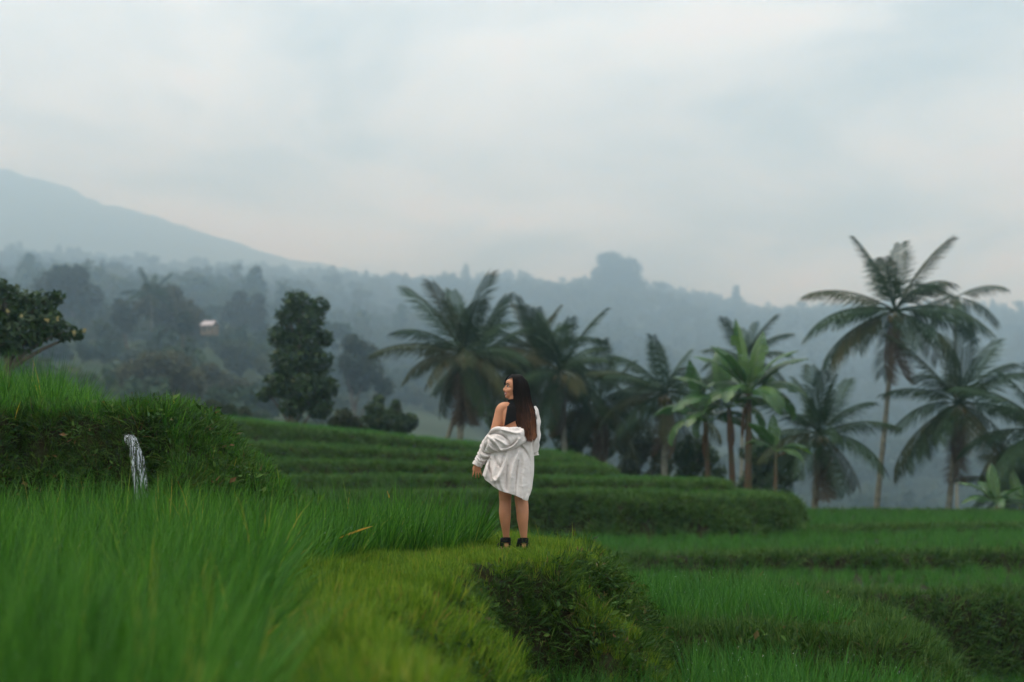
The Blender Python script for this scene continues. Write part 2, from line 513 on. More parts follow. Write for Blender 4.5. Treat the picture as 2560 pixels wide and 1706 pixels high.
def sample_cells(mask, dens):
    w = carea * mask * (dens if np.ndim(dens) else 1.0) * INFAN
    tot = w.sum()
    n = int(tot * (1.0 if np.ndim(dens) else dens))
    if n < 1: return None
    c = RNG.choice(len(w), n, p=w / tot)
    u = RNG.uniform(size=n)[:, None]; v = RNG.uniform(size=n)[:, None]
    A = cA.reshape(-1, 3)[c]; B = cB.reshape(-1, 3)[c]; C = cC.reshape(-1, 3)[c]; D = cD.reshape(-1, 3)[c]
    P = (A * (1 - u) + B * u) * (1 - v) + (D * (1 - u) + C * u) * v
    return c, P


rice_src = [tuft_mesh('rice_clump', 24, 100 + i, (0.55, 1.10), 0.075, 0.015, (0.02, 0.42), (0.1, 0.9), 5, RICE, 0.04, 0.0035) for i in range(5)]
young_src = [tuft_mesh('young_rice_clump', 16, 200 + i, (0.55, 1.1), 0.13, 0.024, (0.03, 0.45), (0.1, 0.8), 4, RICE2, 0.03, 0.007) for i in range(5)]
lawn_src = [tuft_mesh('short_grass_clump', 14, 300 + i, (0.45, 1.1), 0.45, 0.075, (0.05, 0.6), (0.1, 0.9), 3, LAWN) for i in range(5)]
weed_src = [tuft_mesh('bank_grass_clump', 12, 400 + i, (0.5, 1.1), 0.35, 0.055, (0.2, 0.9), (0.5, 1.6), 4, WEED) for i in range(3)] + \
           [weed_mesh('bank_weed_clump', 16, 450 + i, WEED) for i in range(3)]
farg_src = [tuft_mesh('far_bank_clump', 16, 500 + i, (0.5, 1.1), 0.5, 0.09, (0.1, 0.8), (0.3, 1.4), 3, FARGRASS) for i in range(4)]

RICE_LABEL = ['tall green rice filling the foreground paddy left of the grassy path', 'tall rice on the raised terrace at the left edge',
              'green rice in the low paddy along the bottom, below the grassy bank', 'rice on the spur paddy just right of the person',
              'dark green rice in the lowest paddy at the bottom right corner', 'young rice above the dark bank on the right',
              'young rice in the long paddy across the right middle', 'young rice in the farthest right paddy below the tall palm',
              'rice on the terrace behind the person above lumpy grass bank', 'rice on the low step just above the lumpy bank behind the person', 'rice on the narrow back terrace left of the person', 'rice on the thin step just below the topmost back terrace',
              'rice on the topmost back terrace under the palms']
BANK_LABEL = ['', 'dark grass hanging over the left bank beside the trickling water', 'grass on the edge of the low bottom paddy', 'grass on the mounded bund of the spur paddy',
              'grass at the edge of the lowest right paddy', 'grass hanging on the dark right bank', 'grass on the thin bund crossing the right middle',
              'grass on the bund of the farthest right paddy', 'shaggy grass on the lumpy bank behind the person', 'grass on the low step above the lumpy bank', 'grass on the narrow back bund', 'grass on the thin bund below the topmost terrace', 'grass on the topmost back bund']
for i, t in enumerate(TER):
    isr = (cdom == i) & ((cR > 0) if i == 0 else (cSD > t['inset']))
    if i == 1: isr = isr & (cX < -0.296 * cY + 0.1 * np.sin(cY * 3))
    near = i < 5
    tall = i in (0, 1)
    got = sample_cells(isr.astype(float), (30 if tall else 46 if near else 26))
    if got is not None:
        c, P = got
        n = len(c)
        edge = (cR[c] if i == 0 else cSD[c] - t['inset'])
        lean = np.clip(0.55 - edge, 0, 0.55) * (0.6 if tall else 0.4)
        D = np.stack([-cgx[c] * lean + RNG.normal(0, 0.11, n) + 0.03, -cgy[c] * lean + RNG.normal(0, 0.11, n), np.ones(n)], 1)
        patch = 1 + 0.22 * fbm(P[:, 0] * 0.9, P[:, 1] * 0.9, 3 + i)
        sc = t['rice'] * patch * RNG.uniform(0.82, 1.12, n)
        src = rice_src if tall else young_src
        if i == 1: sc = sc * (0.55 + 0.45 * sstep(-0.292, -0.325, P[:, 0] / P[:, 1]))
        if i == 0: sc = sc * (1 + 0.14 * sstep(-1.6, -3.0, P[:, 0]) * sstep(8, 11, P[:, 1])) * (1 + 0.16 * sstep(6.5, 3.5, P[:, 1]) * sstep(-0.6, -1.1, P[:, 0]))
        S = np.stack([sc * (1.0 if not tall else 0.62 / 0.62), sc, sc], 1)
        if tall: S = np.stack([np.ones(n) * 0.75, np.ones(n) * 0.75, sc], 1)
        gn_scatter('rice_plants', P, dir_to_euler(D, RNG.uniform(0, 6.28, n)), S, RNG.integers(0, len(src), n), src, RICE_LABEL[i], cat='rice')
    bank = (cdom == i) & ~isr
    if i == 0:
        top = bank & ((cnrm[:, 2] > 0.62) | ((cY < 10.9) & (RNG.uniform(size=len(cY)) < 0.6)))
        c, P = sample_cells(top.astype(float), np.where(cY < 10, 300.0, 480.0))
        n = len(c)
        sc = RNG.uniform(0.05, 0.125, n) * (1 + 1.0 * fbm(P[:, 0] * 2.2, P[:, 1] * 2.2, 31)) * np.where(P[:, 1] < 10.5, 1.55, 1)
        D = np.stack([RNG.normal(0, 0.2, n) + cnrm[c, 0] * 0.3, RNG.normal(0, 0.2, n) + cnrm[c, 1] * 0.3, np.ones(n)], 1)
        ft = np.minimum(np.hypot(P[:, 0] - (PX0 - 0.16), P[:, 1] - (PY0 + 0.12)), np.hypot(P[:, 0] - (PX0 + 0.02), P[:, 1] - (PY0 + 0.02)))
        sc = sc * (0.3 + 0.7 * sstep(0.06, 0.26, ft))
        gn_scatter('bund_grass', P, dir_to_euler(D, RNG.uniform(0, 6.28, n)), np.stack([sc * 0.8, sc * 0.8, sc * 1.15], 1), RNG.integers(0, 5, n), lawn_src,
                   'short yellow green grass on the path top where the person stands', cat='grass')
        wall = bank & (cnrm[:, 2] <= 0.72)
        lab = 'dark weeds and roots on the earth bank face below the person'
    else:
        wall = bank; lab = BANK_LABEL[i]
    dens = 430 if i in (0, 1, 3) else (240 if near else 140 if i >= 8 else 110)
    got = sample_cells(wall.astype(float), dens)
    if got is not None:
        c, P = got; n = len(c)
        # bare earth patches
        keep = (fbm(P[:, 0] * 2.6 + P[:, 1], P[:, 2] * 3.2, 61) > -0.50) | (not near) | (cnrm[c, 2] > 0.8)
        c = c[keep]; P = P[keep]; n = len(c)
        D = cnrm[c] * np.array([1.0, 1.0, 0.5]) + np.stack([RNG.normal(0, 0.25, n), RNG.normal(0, 0.25, n), 0.55 + RNG.normal(0, 0.2, n)], 1)
        if near:
            src = weed_src
            sc = RNG.uniform(0.06, 0.19, n) * (1.35 if i == 1 else 1.0) * (1 + 0.8 * fbm(P[:, 0] * 2, P[:, 2] * 2, 21))
            ww = np.array([0.31, 0.30, 0.27, 0.04, 0.04, 0.04])
            if i in (1, 3):
                vid0 = RNG.choice(6, n, p=[0.34, 0.32, 0.28, 0.02, 0.02, 0.02])
            else:
                vid0 = RNG.choice(6, n, p=ww)
        else:
            src = farg_src
            sc = RNG.uniform(0.10, 0.26, n) * (1.1 if i == 8 else 1.0); vid0 = RNG.integers(0, 4, n)
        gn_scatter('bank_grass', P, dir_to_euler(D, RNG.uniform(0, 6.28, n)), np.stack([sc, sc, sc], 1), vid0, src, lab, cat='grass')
    # brighter lip grass on the near upper banks
    if i in (1, 3):
        lipm = bank & (cnrm[:, 2] > 0.6)
        c, P = sample_cells(lipm.astype(float), 260)
        n = len(c)
        sc = RNG.uniform(0.06, 0.21, n) * (1 + 0.9 * fbm(P[:, 0] * 1.7, P[:, 1] * 1.7, 83))
        src = [tuft_mesh('lip_grass_clump', 12, 700 + i * 10 + j, (0.5, 1.1), 0.4, 0.06, (0.05, 0.6), (0.2, 1.2), 4, FARGRASS) for j in range(4)] if i == 3 else \
              [tuft_mesh('lip_grass_clump', 12, 700 + j, (0.5, 1.1), 0.4, 0.06, (0.05, 0.6), (0.2, 1.2), 4, RICE) for j in range(4)]
        D = np.stack([RNG.normal(0, 0.25, n), RNG.normal(0, 0.25, n), np.ones(n)], 1)
        gn_scatter('lip_grass', P, dir_to_euler(D, RNG.uniform(0, 6.28, n)), np.stack([sc, sc, sc * 1.2], 1), RNG.integers(0, 4, n), src,
                   'bright grass along the top of the left bank' if i == 1 else 'fresh grass on top of the mounded spur bund', cat='grass')

# stray tall stalks on banks and lips
stk = (((cdom == 1) & (cnrm[:, 2] > 0.5) & (cX > -5.2)) | ((cdom == 0) & (cR < 0) & (cY > 10.5))).astype(float)
c, P = sample_cells(stk, 7)
n = len(c)
D = np.stack([RNG.normal(0, 0.25, n), RNG.normal(0, 0.2, n), np.ones(n)], 1)
stalk_src = [tuft_mesh('stalk_clump', 3, 800 + j, (0.6, 1.1), 0.03, 0.014, (0.05, 0.4), (0.1, 0.8), 5, LAWN) for j in range(3)]
sc = RNG.uniform(0.15, 0.42, n)
gn_scatter('grass_stalks', P, dir_to_euler(D, RNG.uniform(0, 6.28, n)), np.stack([sc * 0 + 0.45, sc * 0 + 0.45, sc], 1), RNG.integers(0, 3, n), stalk_src,
           'stray tall grass stalks standing out of the banks', cat='grass')


def ground_z(x, y):
    k = int(np.argmin(np.abs(rows - y)))
    u = x / (0.43 * rows[k] + 2.6)
    j = int(round((u + 1) / 2 * (len(cols) - 1)))
    return float(H[k, min(max(j, 0), len(cols) - 1)])


# ================================================================== valley, hills, mountain
Z = zat
PROF = {  # px : [(distance, ground height)]
    -700: [(50, -4), (80, -5), (120, Z(1000, 120)), (160, Z(880, 160)), (220, Z(800, 220)), (320, Z(750, 320)), (460, Z(690, 460)), (600, Z(660, 600)), (760, Z(680, 760)), (900, 20)],
    0: [(50, -4), (80, -5), (120, Z(1000, 120)), (160, Z(880, 160)), (220, Z(800, 220)), (320, Z(760, 320)), (460, Z(705, 460)), (600, Z(668, 600)), (760, Z(690, 760)), (900, 20)],
    500: [(50, -4), (85, -8), (125, Z(1040, 125)), (165, Z(880, 165)), (225, Z(815, 225)), (340, Z(775, 340)), (460, Z(740, 460)), (610, Z(702, 610)), (760, Z(720, 760)), (900, 10)],
    1000: [(50, -5), (100, -12), (180, Z(1060, 180)), (260, Z(960, 260)), (350, Z(860, 350)), (460, Z(780, 460)), (620, Z(725, 620)), (760, Z(750, 760)), (900, 0)],
    1500: [(50, -6), (120, -18), (200, Z(1170, 200)), (300, Z(1010, 300)), (400, Z(880, 400)), (500, Z(790, 500)), (620, Z(735, 620)), (760, Z(760, 760)), (900, 0)],
    2000: [(50, -6), (130, -24), (240, Z(1290, 240)), (330, Z(1120, 330)), (420, Z(960, 420)), (500, Z(860, 500)), (620, Z(790, 620)), (760, Z(810, 760)), (900, -10)],
    2560: [(50, -6), (130, -26), (240, Z(1300, 240)), (320, Z(1140, 320)), (400, Z(990, 400)), (480, Z(880, 480)), (580, Z(812, 580)), (760, Z(840, 760)), (900, -10)],
    3300: [(50, -6), (130, -26), (240, Z(1300, 240)), (320, Z(1140, 320)), (400, Z(990, 400)), (480, Z(880, 480)), (580, Z(830, 580)), (760, Z(850, 760)), (900, -10)],
}
def far_d(d):
    return d if d < 90 else 90 + (d - 90) * 3.4


for k_ in PROF:   # (distance, height) -> far hills pushed back along the same sight lines
    PROF[k_] = [(far_d(a), CAMZ + (b - CAMZ) * far_d(a) / a) for a, b in PROF[k_]]
pk = sorted(PROF)
dist = np.concatenate([np.linspace(50, 600, 130, endpoint=False), np.linspace(600, 2840, 150)])
pcols = np.linspace(-700, 3300, 260)
tab = np.array([np.interp(dist, [a for a, b in PROF[k]], [b for a, b in PROF[k]]) for k in pk])


def hill_h(px, d):
    """ground height of the valley and hills at image column px (azimuth) and distance d"""
    px = np.asarray(px, float); d = np.asarray(d, float)
    di = np.interp(d, dist, np.arange(len(dist)))
    j = np.clip(np.searchsorted(pk, px) - 1, 0, len(pk) - 2)
    f = (px - np.array(pk)[j]) / (np.array(pk)[j + 1] - np.array(pk)[j])
    f = np.clip(f, 0, 1); f = f * f * (3 - 2 * f)
    d0 = np.floor(di).astype(int); d1 = np.minimum(d0 + 1, len(dist) - 1); g = di - d0
    a = tab[j, d0] * (1 - g) + tab[j, d1] * g
    b = tab[j + 1, d0] * (1 - g) + tab[j + 1, d1] * g
    z = a * (1 - f) + b * f
    X = (px - 1280) / FPX * d
    z = z + sstep(150, 800, d) * (15.0 * fbm(X / 190, d / 190, 71) + 6.0 * fbm(X / 60, d / 60, 72)) * np.minimum(1, d / 1500)
    # stepped fields on the nearer left hillside
    st = 3.6
    w = (np.floor(z / st) + sstep(0.35, 0.65, z / st - np.floor(z / st))) * st
    m = sstep(190, 240, d) * sstep(600, 460, d) * sstep(700, 500, px)
    return z * (1 - m) + w * m


DD, PP = np.meshgrid(dist, pcols, indexing='ij')
HZ = hill_h(PP, DD)
XX = (PP - 1280) / FPX * DD
nr2, nc2 = DD.shape
ix2 = np.arange(nr2 * nc2).reshape(nr2, nc2)
q2 = np.stack([ix2[:-1, :-1], ix2[:-1, 1:], ix2[1:, 1:], ix2[1:, :-1]], -1)
vv = np.stack([XX, DD, HZ], -1).reshape(-1, 3)
cut = 130
for nm, qs, mt in (('valley', q2[:cut].reshape(-1, 4), M['slope']), ('hill', q2[cut:].reshape(-1, 4), M['hill'])):
    u, inv = np.unique(qs, return_inverse=True)
    o = link(nm, mesh_data(nm, vv[u], inv.reshape(-1, 4), [mt], True)); o['kind'] = 'structure'

# far mountain on the left, its top in the cloud
mp = [(-2600, 640), (-1400, 470), (-700, 400), (-300, 388), (0, 415), (100, 447), (250, 500), (450, 562), (650, 622), (850, 668), (1050, 705), (1400, 760), (1900, 830)]
mx_ = np.linspace(-2600, 1900, 200)
my_ = np.interp(mx_, [a for a, b in mp], [b for a, b in mp])
MD = np.concatenate([np.linspace(2400, 2950, 60), np.linspace(2970, 3250, 12)])
MDD, MPP = np.meshgrid(MD, mx_, indexing='ij')
ridge = CAMZ + (1130 - np.interp(MPP, mx_, my_)) * 2950 / FPX
tt = np.clip((MDD - 2400) / 550, 0, 1) ** 0.8
MH = -30 + (ridge + 30) * tt - np.maximum(MDD - 2950, 0) * 0.5 + 10 * fbm(MPP / 160, MDD / 180, 90, 4) * tt
# gullies running down the flank
MH = MH + 9 * fbm(MPP / 22, MDD / 30, 97, 3) * tt - 12 * np.abs(vn(MPP / 90 + MDD / 400, MDD / 900, 93)) * tt
MX = (MPP - 1280) / FPX * MDD
a_, b_ = MDD.shape
im = np.arange(a_ * b_).reshape(a_, b_)
qm = np.stack([im[:-1, :-1], im[:-1, 1:], im[1:, 1:], im[1:, :-1]], -1).reshape(-1, 4)
o = link('mountain', mesh_data('mountain', np.stack([MX, MDD, MH], -1).reshape(-1, 3), qm, [M['mountain']], True)); o['kind'] = 'structure'
# plain far ground reaching the horizon under everything
o = link('ground', mesh_data('ground', [(-9000, -40, -90), (9000, -40, -90), (9000, 9000, -90), (-9000, 9000, -90)], [[0, 1, 2, 3]], [M['slope']])); o['kind'] = 'structure'

# ================================================================== trees
LEAF_DARK = foliage('dark_leaf', [(0, (0.010, 0.028, 0.008)), (0.5, (0.022, 0.052, 0.014)), (0.85, (0.045, 0.085, 0.018)), (1, (0.10, 0.10, 0.02))], 0.25, 0.5, 0.3, 0.0)
LEAF_MID = foliage('mid_leaf', [(0, (0.013, 0.024, 0.010)), (0.6, (0.028, 0.043, 0.016)), (1, (0.07, 0.07, 0.028))], 0.25, 0.6, 0.2, 0.25)
LEAF_BROWN = foliage('dull_leaf', [(0, (0.030, 0.038, 0.020)), (0.6, (0.070, 0.074, 0.036)), (1, (0.13, 0.11, 0.05))], 0.25, 0.6, 0.2, 0.25)
LEAF_FAR = foliage('forest_leaf', [(0, (0.014, 0.030, 0.014)), (0.5, (0.030, 0.052, 0.022)), (1, (0.075, 0.085, 0.035))], 0.2, 0.7, 0.1, 0.6)
BARK = simple('bark', (0.075, 0.060, 0.045), 0.9, 0.1, (0.14, 0.115, 0.085), 6, 0.6, 20)
PALM_BARK = simple('palm_bark', (0.17, 0.165, 0.125), 0.9, 0.1, (0.27, 0.26, 0.20), 5, 0.6, 16)
FLOWER = foliage('pale_flower', [(0, (0.34, 0.27, 0.12)), (1, (0.42, 0.35, 0.18))], 0.3, 0.6, 0.2, 0.0)


def tube(P, rad, sides=8, cap=True):
    P = np.asarray(P, float); n = len(P)
    T = np.gradient(P, axis=0); T /= np.linalg.norm(T, axis=1)[:, None] + 1e-9
    ref = np.array([0.31, 0.95, 0.05]); V = []; F = []
    for i in range(n):
        a = np.cross(T[i], ref); a /= np.linalg.norm(a) + 1e-9
        b = np.cross(T[i], a)
        for k in range(sides):
            th = 2 * math.pi * k / sides
            V.append(P[i] + rad[i] * (a * math.cos(th) + b * math.sin(th)))
    for i in range(n - 1):
        for k in range(sides):
            F.append([i * sides + k, i * sides + (k + 1) % sides, (i + 1) * sides + (k + 1) % sides, (i + 1) * sides + k])
    if cap:
        F.append(list(range(sides))[::-1]); F.append([(n - 1) * sides + k for k in range(sides)])
    return V, F


def join(parts):
    V = []; F = []
    for v, f in parts:
        o_ = len(V); V += list(v); F += [[q + o_ for q in g] for g in f]
    return V, F


def leaf_cloud(lobes, n, size, seed, flat_=0.5):
    """lobes: (x,y,z,rx,ry,rz); leaves as bent quads, thick near each lobe's outside, tint by leaf and clump"""
    r = np.random.default_rng(seed)
    lb = np.asarray(lobes, float)
    w = (lb[:, 3] * lb[:, 4] * lb[:, 5]) ** (2 / 3); w /= w.sum()
    k = r.choice(len(lb), n, p=w)
    d = r.normal(size=(n, 3)); d /= np.linalg.norm(d, axis=1)[:, None]
    ncl = max(6, n // 40)
    # pull leaves towards sprays so that the outline is broken
    cl = r.normal(size=(ncl, 3)); cl /= np.linalg.norm(cl, axis=1)[:, None]
    ci = r.integers(0, ncl, n)
    d = d * 0.45 + cl[ci] * 0.75; d /= np.linalg.norm(d, axis=1)[:, None]
    rad = (0.55 + 0.5 * r.uniform(size=n) ** 0.6) * (0.85 + 0.3 * h2(ci, k, 3))
    P = lb[k, :3] + d * lb[k, 3:6] * rad[:, None]
    nn = d + r.normal(0, 0.7, (n, 3)) + np.array([0, 0, flat_]); nn /= np.linalg.norm(nn, axis=1)[:, None]
    a = np.cross(nn, r.normal(size=(n, 3))); a /= np.linalg.norm(a, axis=1)[:, None]
    b = np.cross(nn, a)
    s = size * r.uniform(0.6, 1.4, n)[:, None]
    V = np.stack([P - a * s, P - b * s * 0.45 - nn * s * 0.1, P + a * s - nn * s * 0.25, P + b * s * 0.45 - nn * s * 0.1], 1).reshape(-1, 3)
    F = np.arange(4 * n).reshape(-1, 4)
    t = np.clip(0.55 * r.uniform(size=n) + 0.45 * h2(ci, k, 9), 0, 1)
    return V, F, np.repeat(t, 4)


def tree(name, label, cat, base, lobes, n, size, mat, seed, trunk_r=0.15, group=None, limbs=True, extra=None, bark=None):
    root = empty(name, base)
    tag(root, label, cat, group)
    lb = np.asarray(lobes, float)
    top = lb[np.argmax(lb[:, 2])]
    r = np.random.default_rng(seed)
    ht = top[2]
    parts = []
    zs = np.linspace(0, 1, 8)
    tp = np.stack([top[0] * zs ** 1.5 + 0.04 * ht * np.sin(zs * 5 + seed), top[1] * zs, zs * ht], 1)
    tp[0] = (0, 0, -0.4)
    parts.append(tube(tp, trunk_r * (1 - 0.8 * zs) + 0.01, 8))
    if limbs:
        for q in lb:
            zf = max(0.12, min(0.8, (q[2] - 0.25 * ht) / ht))
            p0 = np.array([np.interp(zf, zs, tp[:, 0]), np.interp(zf, zs, tp[:, 1]), zf * ht])
            p1 = q[:3]
            s = np.linspace(0, 1, 5)[:, None]
            pl = p0 * (1 - s) + p1 * s + np.array([0, 0, 0.12 * ht]) * (s * (1 - s))
            parts.append(tube(pl, trunk_r * 0.45 * (1 - 0.8 * s[:, 0]) + 0.006, 6))
    v, f = join(parts)
    link('trunk', mesh_data('trunk', v, f, [bark or BARK], True), root)
    V, F, T = leaf_cloud(lobes, n, size, seed)
    link('crown', mesh_data('crown', V, F, [mat], False, {'tint': T}), root)
    return root


def lobes_px(pts, Y, base, depth=0.8, shrink=0.9):
    """crown lobes given as (px, py, radius_px) at distance Y, relative to the tree base"""
    o_ = []
    r = random.Random(len(pts) * 7 + int(Y))
    for (x, y, q) in pts:
        c = at(x, y, Y)
        m = q * Y / FPX * shrink
        o_.append((c.x - base[0], r.uniform(-0.4, 0.4) * m, c.z - base[2], m, m * depth, m * 0.92))
    return o_


def hz_at(px, Y):
    return float(hill_h(np.array([px]), np.array([Y]))[0])


# dark broadleaf tree left of centre
def px_tree(name, label, cat, px, Y, pts, n, size, mat, seed, tr, zb=None, group=None, **kw):
    q_ = far_d(Y) / Y; Y = far_d(Y); size *= q_; tr *= q_
    b = at(px, 1000, Y); zb = hz_at(px, Y) if zb is None else zb
    base = (b.x, Y, zb)
    return tree(name, label, cat, base, lobes_px(pts, Y, base, shrink=0.76 if name == 'broadleaf_tree' else 0.9), n, size, mat, seed, tr, group, **kw)


px_tree('broadleaf_tree', 'tall dark green leafy tree with narrow knobbly crown beside the back terrace', 'tree', 745, 57,
        [(745, 755, 42), (795, 765, 36), (720, 790, 40), (775, 800, 48), (700, 840, 42), (760, 850, 62), (810, 845, 30), (725, 900, 60), (795, 905, 50),
         (700, 960, 50), (760, 965, 72), (815, 970, 42), (665, 985, 26), (735, 1010, 45), (800, 1015, 45)], 7500, 0.115, LEAF_DARK, 3, 0.16, zb=0.6)
px_tree('flowering_tree', 'dark bushy tree with pale yellow flowers at the left edge', 'tree', 30, 31,
        [(-60, 790, 75), (20, 760, 60), (90, 770, 55), (-10, 830, 70), (60, 830, 62), (125, 815, 45), (165, 830, 30), (200, 838, 16), (30, 860, 40), (140, 745, 22), (0, 725, 35)], 5200, 0.075, LEAF_DARK, 4, 0.12, zb=1.3)
fl = bpy.data.objects['flowering_tree']
for (x, y) in [(52, 788), (118, 800), (145, 798), (186, 834), (212, 826), (20, 776)]:
    c = at(x, y, 30.4 + random.uniform(-0.2, 0.2)) - fl.location
    V, F, T = leaf_cloud([(c.x, c.y, c.z, 0.035, 0.035, 0.05)], 26, 0.028, x)
    link('flower', mesh_data('flower', V, F, [FLOWER], False, {'tint': T}), fl)

px_tree('dome_tree', 'rounded dome shaped tree on the far left hillside', 'tree', 170, 175,
        [(120, 715, 48), (175, 705, 50), (225, 740, 38), (150, 750, 55), (215, 770, 36), (100, 760, 40), (190, 690, 34), (150, 690, 34)], 5000, 0.32, LEAF_MID, 5, 0.4)
px_tree('feathery_tree', 'dull olive tree with feathery top on the left hillside', 'tree', 425, 150,
        [(375, 735, 32), (425, 735, 30), (400, 770, 45), (450, 780, 45), (350, 770, 24), (480, 800, 36), (420, 805, 36), (510, 825, 20)], 4200, 0.26, LEAF_BROWN, 6, 0.28)
px_tree('round_tree', 'small dark round tree left of the olive feathery tree', 'tree', 312, 152,
        [(305, 765, 24), (325, 790, 26), (298, 795, 22), (318, 815, 22)], 1800, 0.22, LEAF_MID, 7, 0.2)
px_tree('round_tree', 'slim dark crowned tree with thin trunk above the dull bush', 'tree', 463, 140,
        [(462, 800, 22), (470, 820, 20), (455, 825, 16)], 1200, 0.2, LEAF_MID, 8, 0.14)
px_tree('twin_top_tree', 'blue grey tree with two pointed tops beyond the pale roof', 'tree', 612, 190,
        [(600, 745, 22), (645, 750, 20), (590, 780, 34), (630, 785, 38), (610, 815, 42), (570, 790, 20), (600, 840, 38), (650, 820, 24)], 4500, 0.3, LEAF_MID, 9, 0.35)
px_tree('hillside_tree', 'bluish tree standing under the twin topped tree', 'tree', 590, 150,
        [(570, 875, 28), (600, 880, 34), (630, 895, 28), (590, 915, 32)], 2500, 0.25, LEAF_MID, 10, 0.25)
px_tree('dull_bush', 'wide brownish rounded bush on the left slope', 'bush', 400, 112,
        [(330, 940, 48), (380, 915, 46), (435, 915, 48), (480, 950, 40), (400, 965, 60), (310, 985, 36), (460, 985, 44), (360, 1000, 40)], 6000, 0.20, LEAF_BROWN, 11, 0.25)
px_tree('hillside_tree', 'dull olive tree right of the wide brownish bush', 'tree', 545, 120,
        [(520, 935, 34), (555, 960, 40), (600, 975, 34), (530, 985, 36), (575, 1010, 34)], 3000, 0.2, LEAF_BROWN, 12, 0.2)
px_tree('hillside_tree', 'hazy grey green tree just right of the dark narrow tree', 'tree', 890, 128,
        [(880, 860, 30), (920, 885, 32), (880, 910, 38), (930, 930, 34), (895, 955, 36), (960, 965, 28)], 3500, 0.22, LEAF_MID, 13, 0.25)
px_tree('conical_bush', 'dark pointed bush at the back terrace edge left of the palms', 'bush', 945, 66,
        [(948, 1000, 16), (940, 1030, 30), (950, 1055, 36), (920, 1060, 28)], 2600, 0.10, LEAF_DARK, 14, 0.08, zb=-0.6)
px_tree('conical_bush', 'second dark pointed bush nearer the tall leaning palm', 'bush', 995, 68,
        [(990, 1010, 14), (985, 1040, 28), (1000, 1060, 34), (1025, 1055, 24)], 2400, 0.10, LEAF_DARK, 15, 0.08, zb=-0.6)
px_tree('low_bush', 'low dark bush beside the foot of the dark narrow tree', 'bush', 870, 64,
        [(860, 1045, 26), (885, 1060, 22), (840, 1060, 20)], 1800, 0.1, LEAF_MID, 16, 0.06, zb=-0.2)
px_tree('low_bush', 'low dark bush left of the dark narrow tree', 'bush', 540, 70,
        [(530, 1025, 30), (570, 1035, 26), (500, 1035, 26), (610, 1040, 24)], 2200, 0.11, LEAF_MID, 17, 0.06, zb=0.5)
for px_, Y_, pts_, lab_, mt_ in (
        (1270, 68, [(1240, 1040, 34), (1280, 1020, 40), (1320, 1050, 36), (1260, 1075, 36)], 'dark undergrowth bush under the palms just behind the shoulder of the person', LEAF_DARK),
        (1440, 66, [(1400, 1070, 36), (1445, 1050, 42), (1490, 1080, 36), (1440, 1100, 36)], 'dark undergrowth bush under the dense palm right of the person', LEAF_DARK),
        (1590, 70, [(1565, 1110, 34), (1605, 1085, 38), (1640, 1120, 32), (1590, 1140, 32)], 'dull green undergrowth bush left of the straight trunked palm', LEAF_MID),
        (1725, 62, [(1705, 1130, 34), (1740, 1110, 36), (1770, 1140, 32), (1730, 1160, 32)], 'dark green undergrowth bush at the left foot of the banana clump', LEAF_DARK),
        (1905, 66, [(1880, 1130, 36), (1920, 1110, 36), (1960, 1140, 34), (1910, 1165, 32)], 'dark undergrowth bush behind the young banana plant', LEAF_DARK)):
    px_tree('undergrowth_bush', lab_, 'bush', px_, Y_, pts_ + [(a_ + 14 * (-1) ** k_, b_ + 42, 34) for k_, (a_, b_, c_) in enumerate(pts_)] + [(a_ - 8, b_ + 80, 32) for a_, b_, c_ in pts_[::2]], 4200, 0.11, mt_, px_, 0.07, zb=-2.6, group='undergrowth bushes among the palms')
px_tree('ridge_tree', 'giant spreading tree rising above the far ridge', 'tree', 1545, 545,
        [(1500, 690, 26), (1530, 660, 34), (1570, 675, 36), (1510, 650, 20), (1545, 700, 50), (1590, 715, 30), (1490, 720, 30)], 5500, 0.75, LEAF_FAR, 18, 0.9)
px_tree('ridge_tree', 'small slim tree on the far ridge right of the giant tree', 'tree', 1842, 570,
        [(1842, 722, 10), (1840, 738, 14), (1846, 755, 18)], 700, 0.68, LEAF_FAR, 19, 0.5)

# forest on the far hills: one mass of crowns
def crown_src(name, lobes, n, size, seed, mat):
    V, F, T = leaf_cloud(lobes, n, size, seed)
    return bpy.data.objects.new(name, mesh_data(name, V, F, [mat], False, {'tint': T}))


forest_src = [crown_src('forest_crown', [(0, 0, 0.55, 0.42, 0.42, 0.40), (0.2, 0.1, 0.75, 0.26, 0.26, 0.26), (-0.2, 0, 0.45, 0.3, 0.3, 0.3)], 420, 0.085, 31, LEAF_FAR),
              crown_src('forest_crown', [(0, 0, 0.5, 0.25, 0.25, 0.45), (0.02, 0, 0.9, 0.16, 0.16, 0.25)], 320, 0.075, 32, LEAF_FAR),
              crown_src('forest_crown', [(0, 0, 0.6, 0.5, 0.5, 0.30), (0.15, 0.2, 0.7, 0.3, 0.3, 0.26), (-0.25, -0.1, 0.7, 0.25, 0.25, 0.25)], 420, 0.085, 33, LEAF_FAR),
              crown_src('forest_crown', [(0, 0, 1.0, 0.38, 0.38, 0.14), (0, 0, 0.9, 0.2, 0.2, 0.2)], 220, 0.075, 34, LEAF_FAR)]


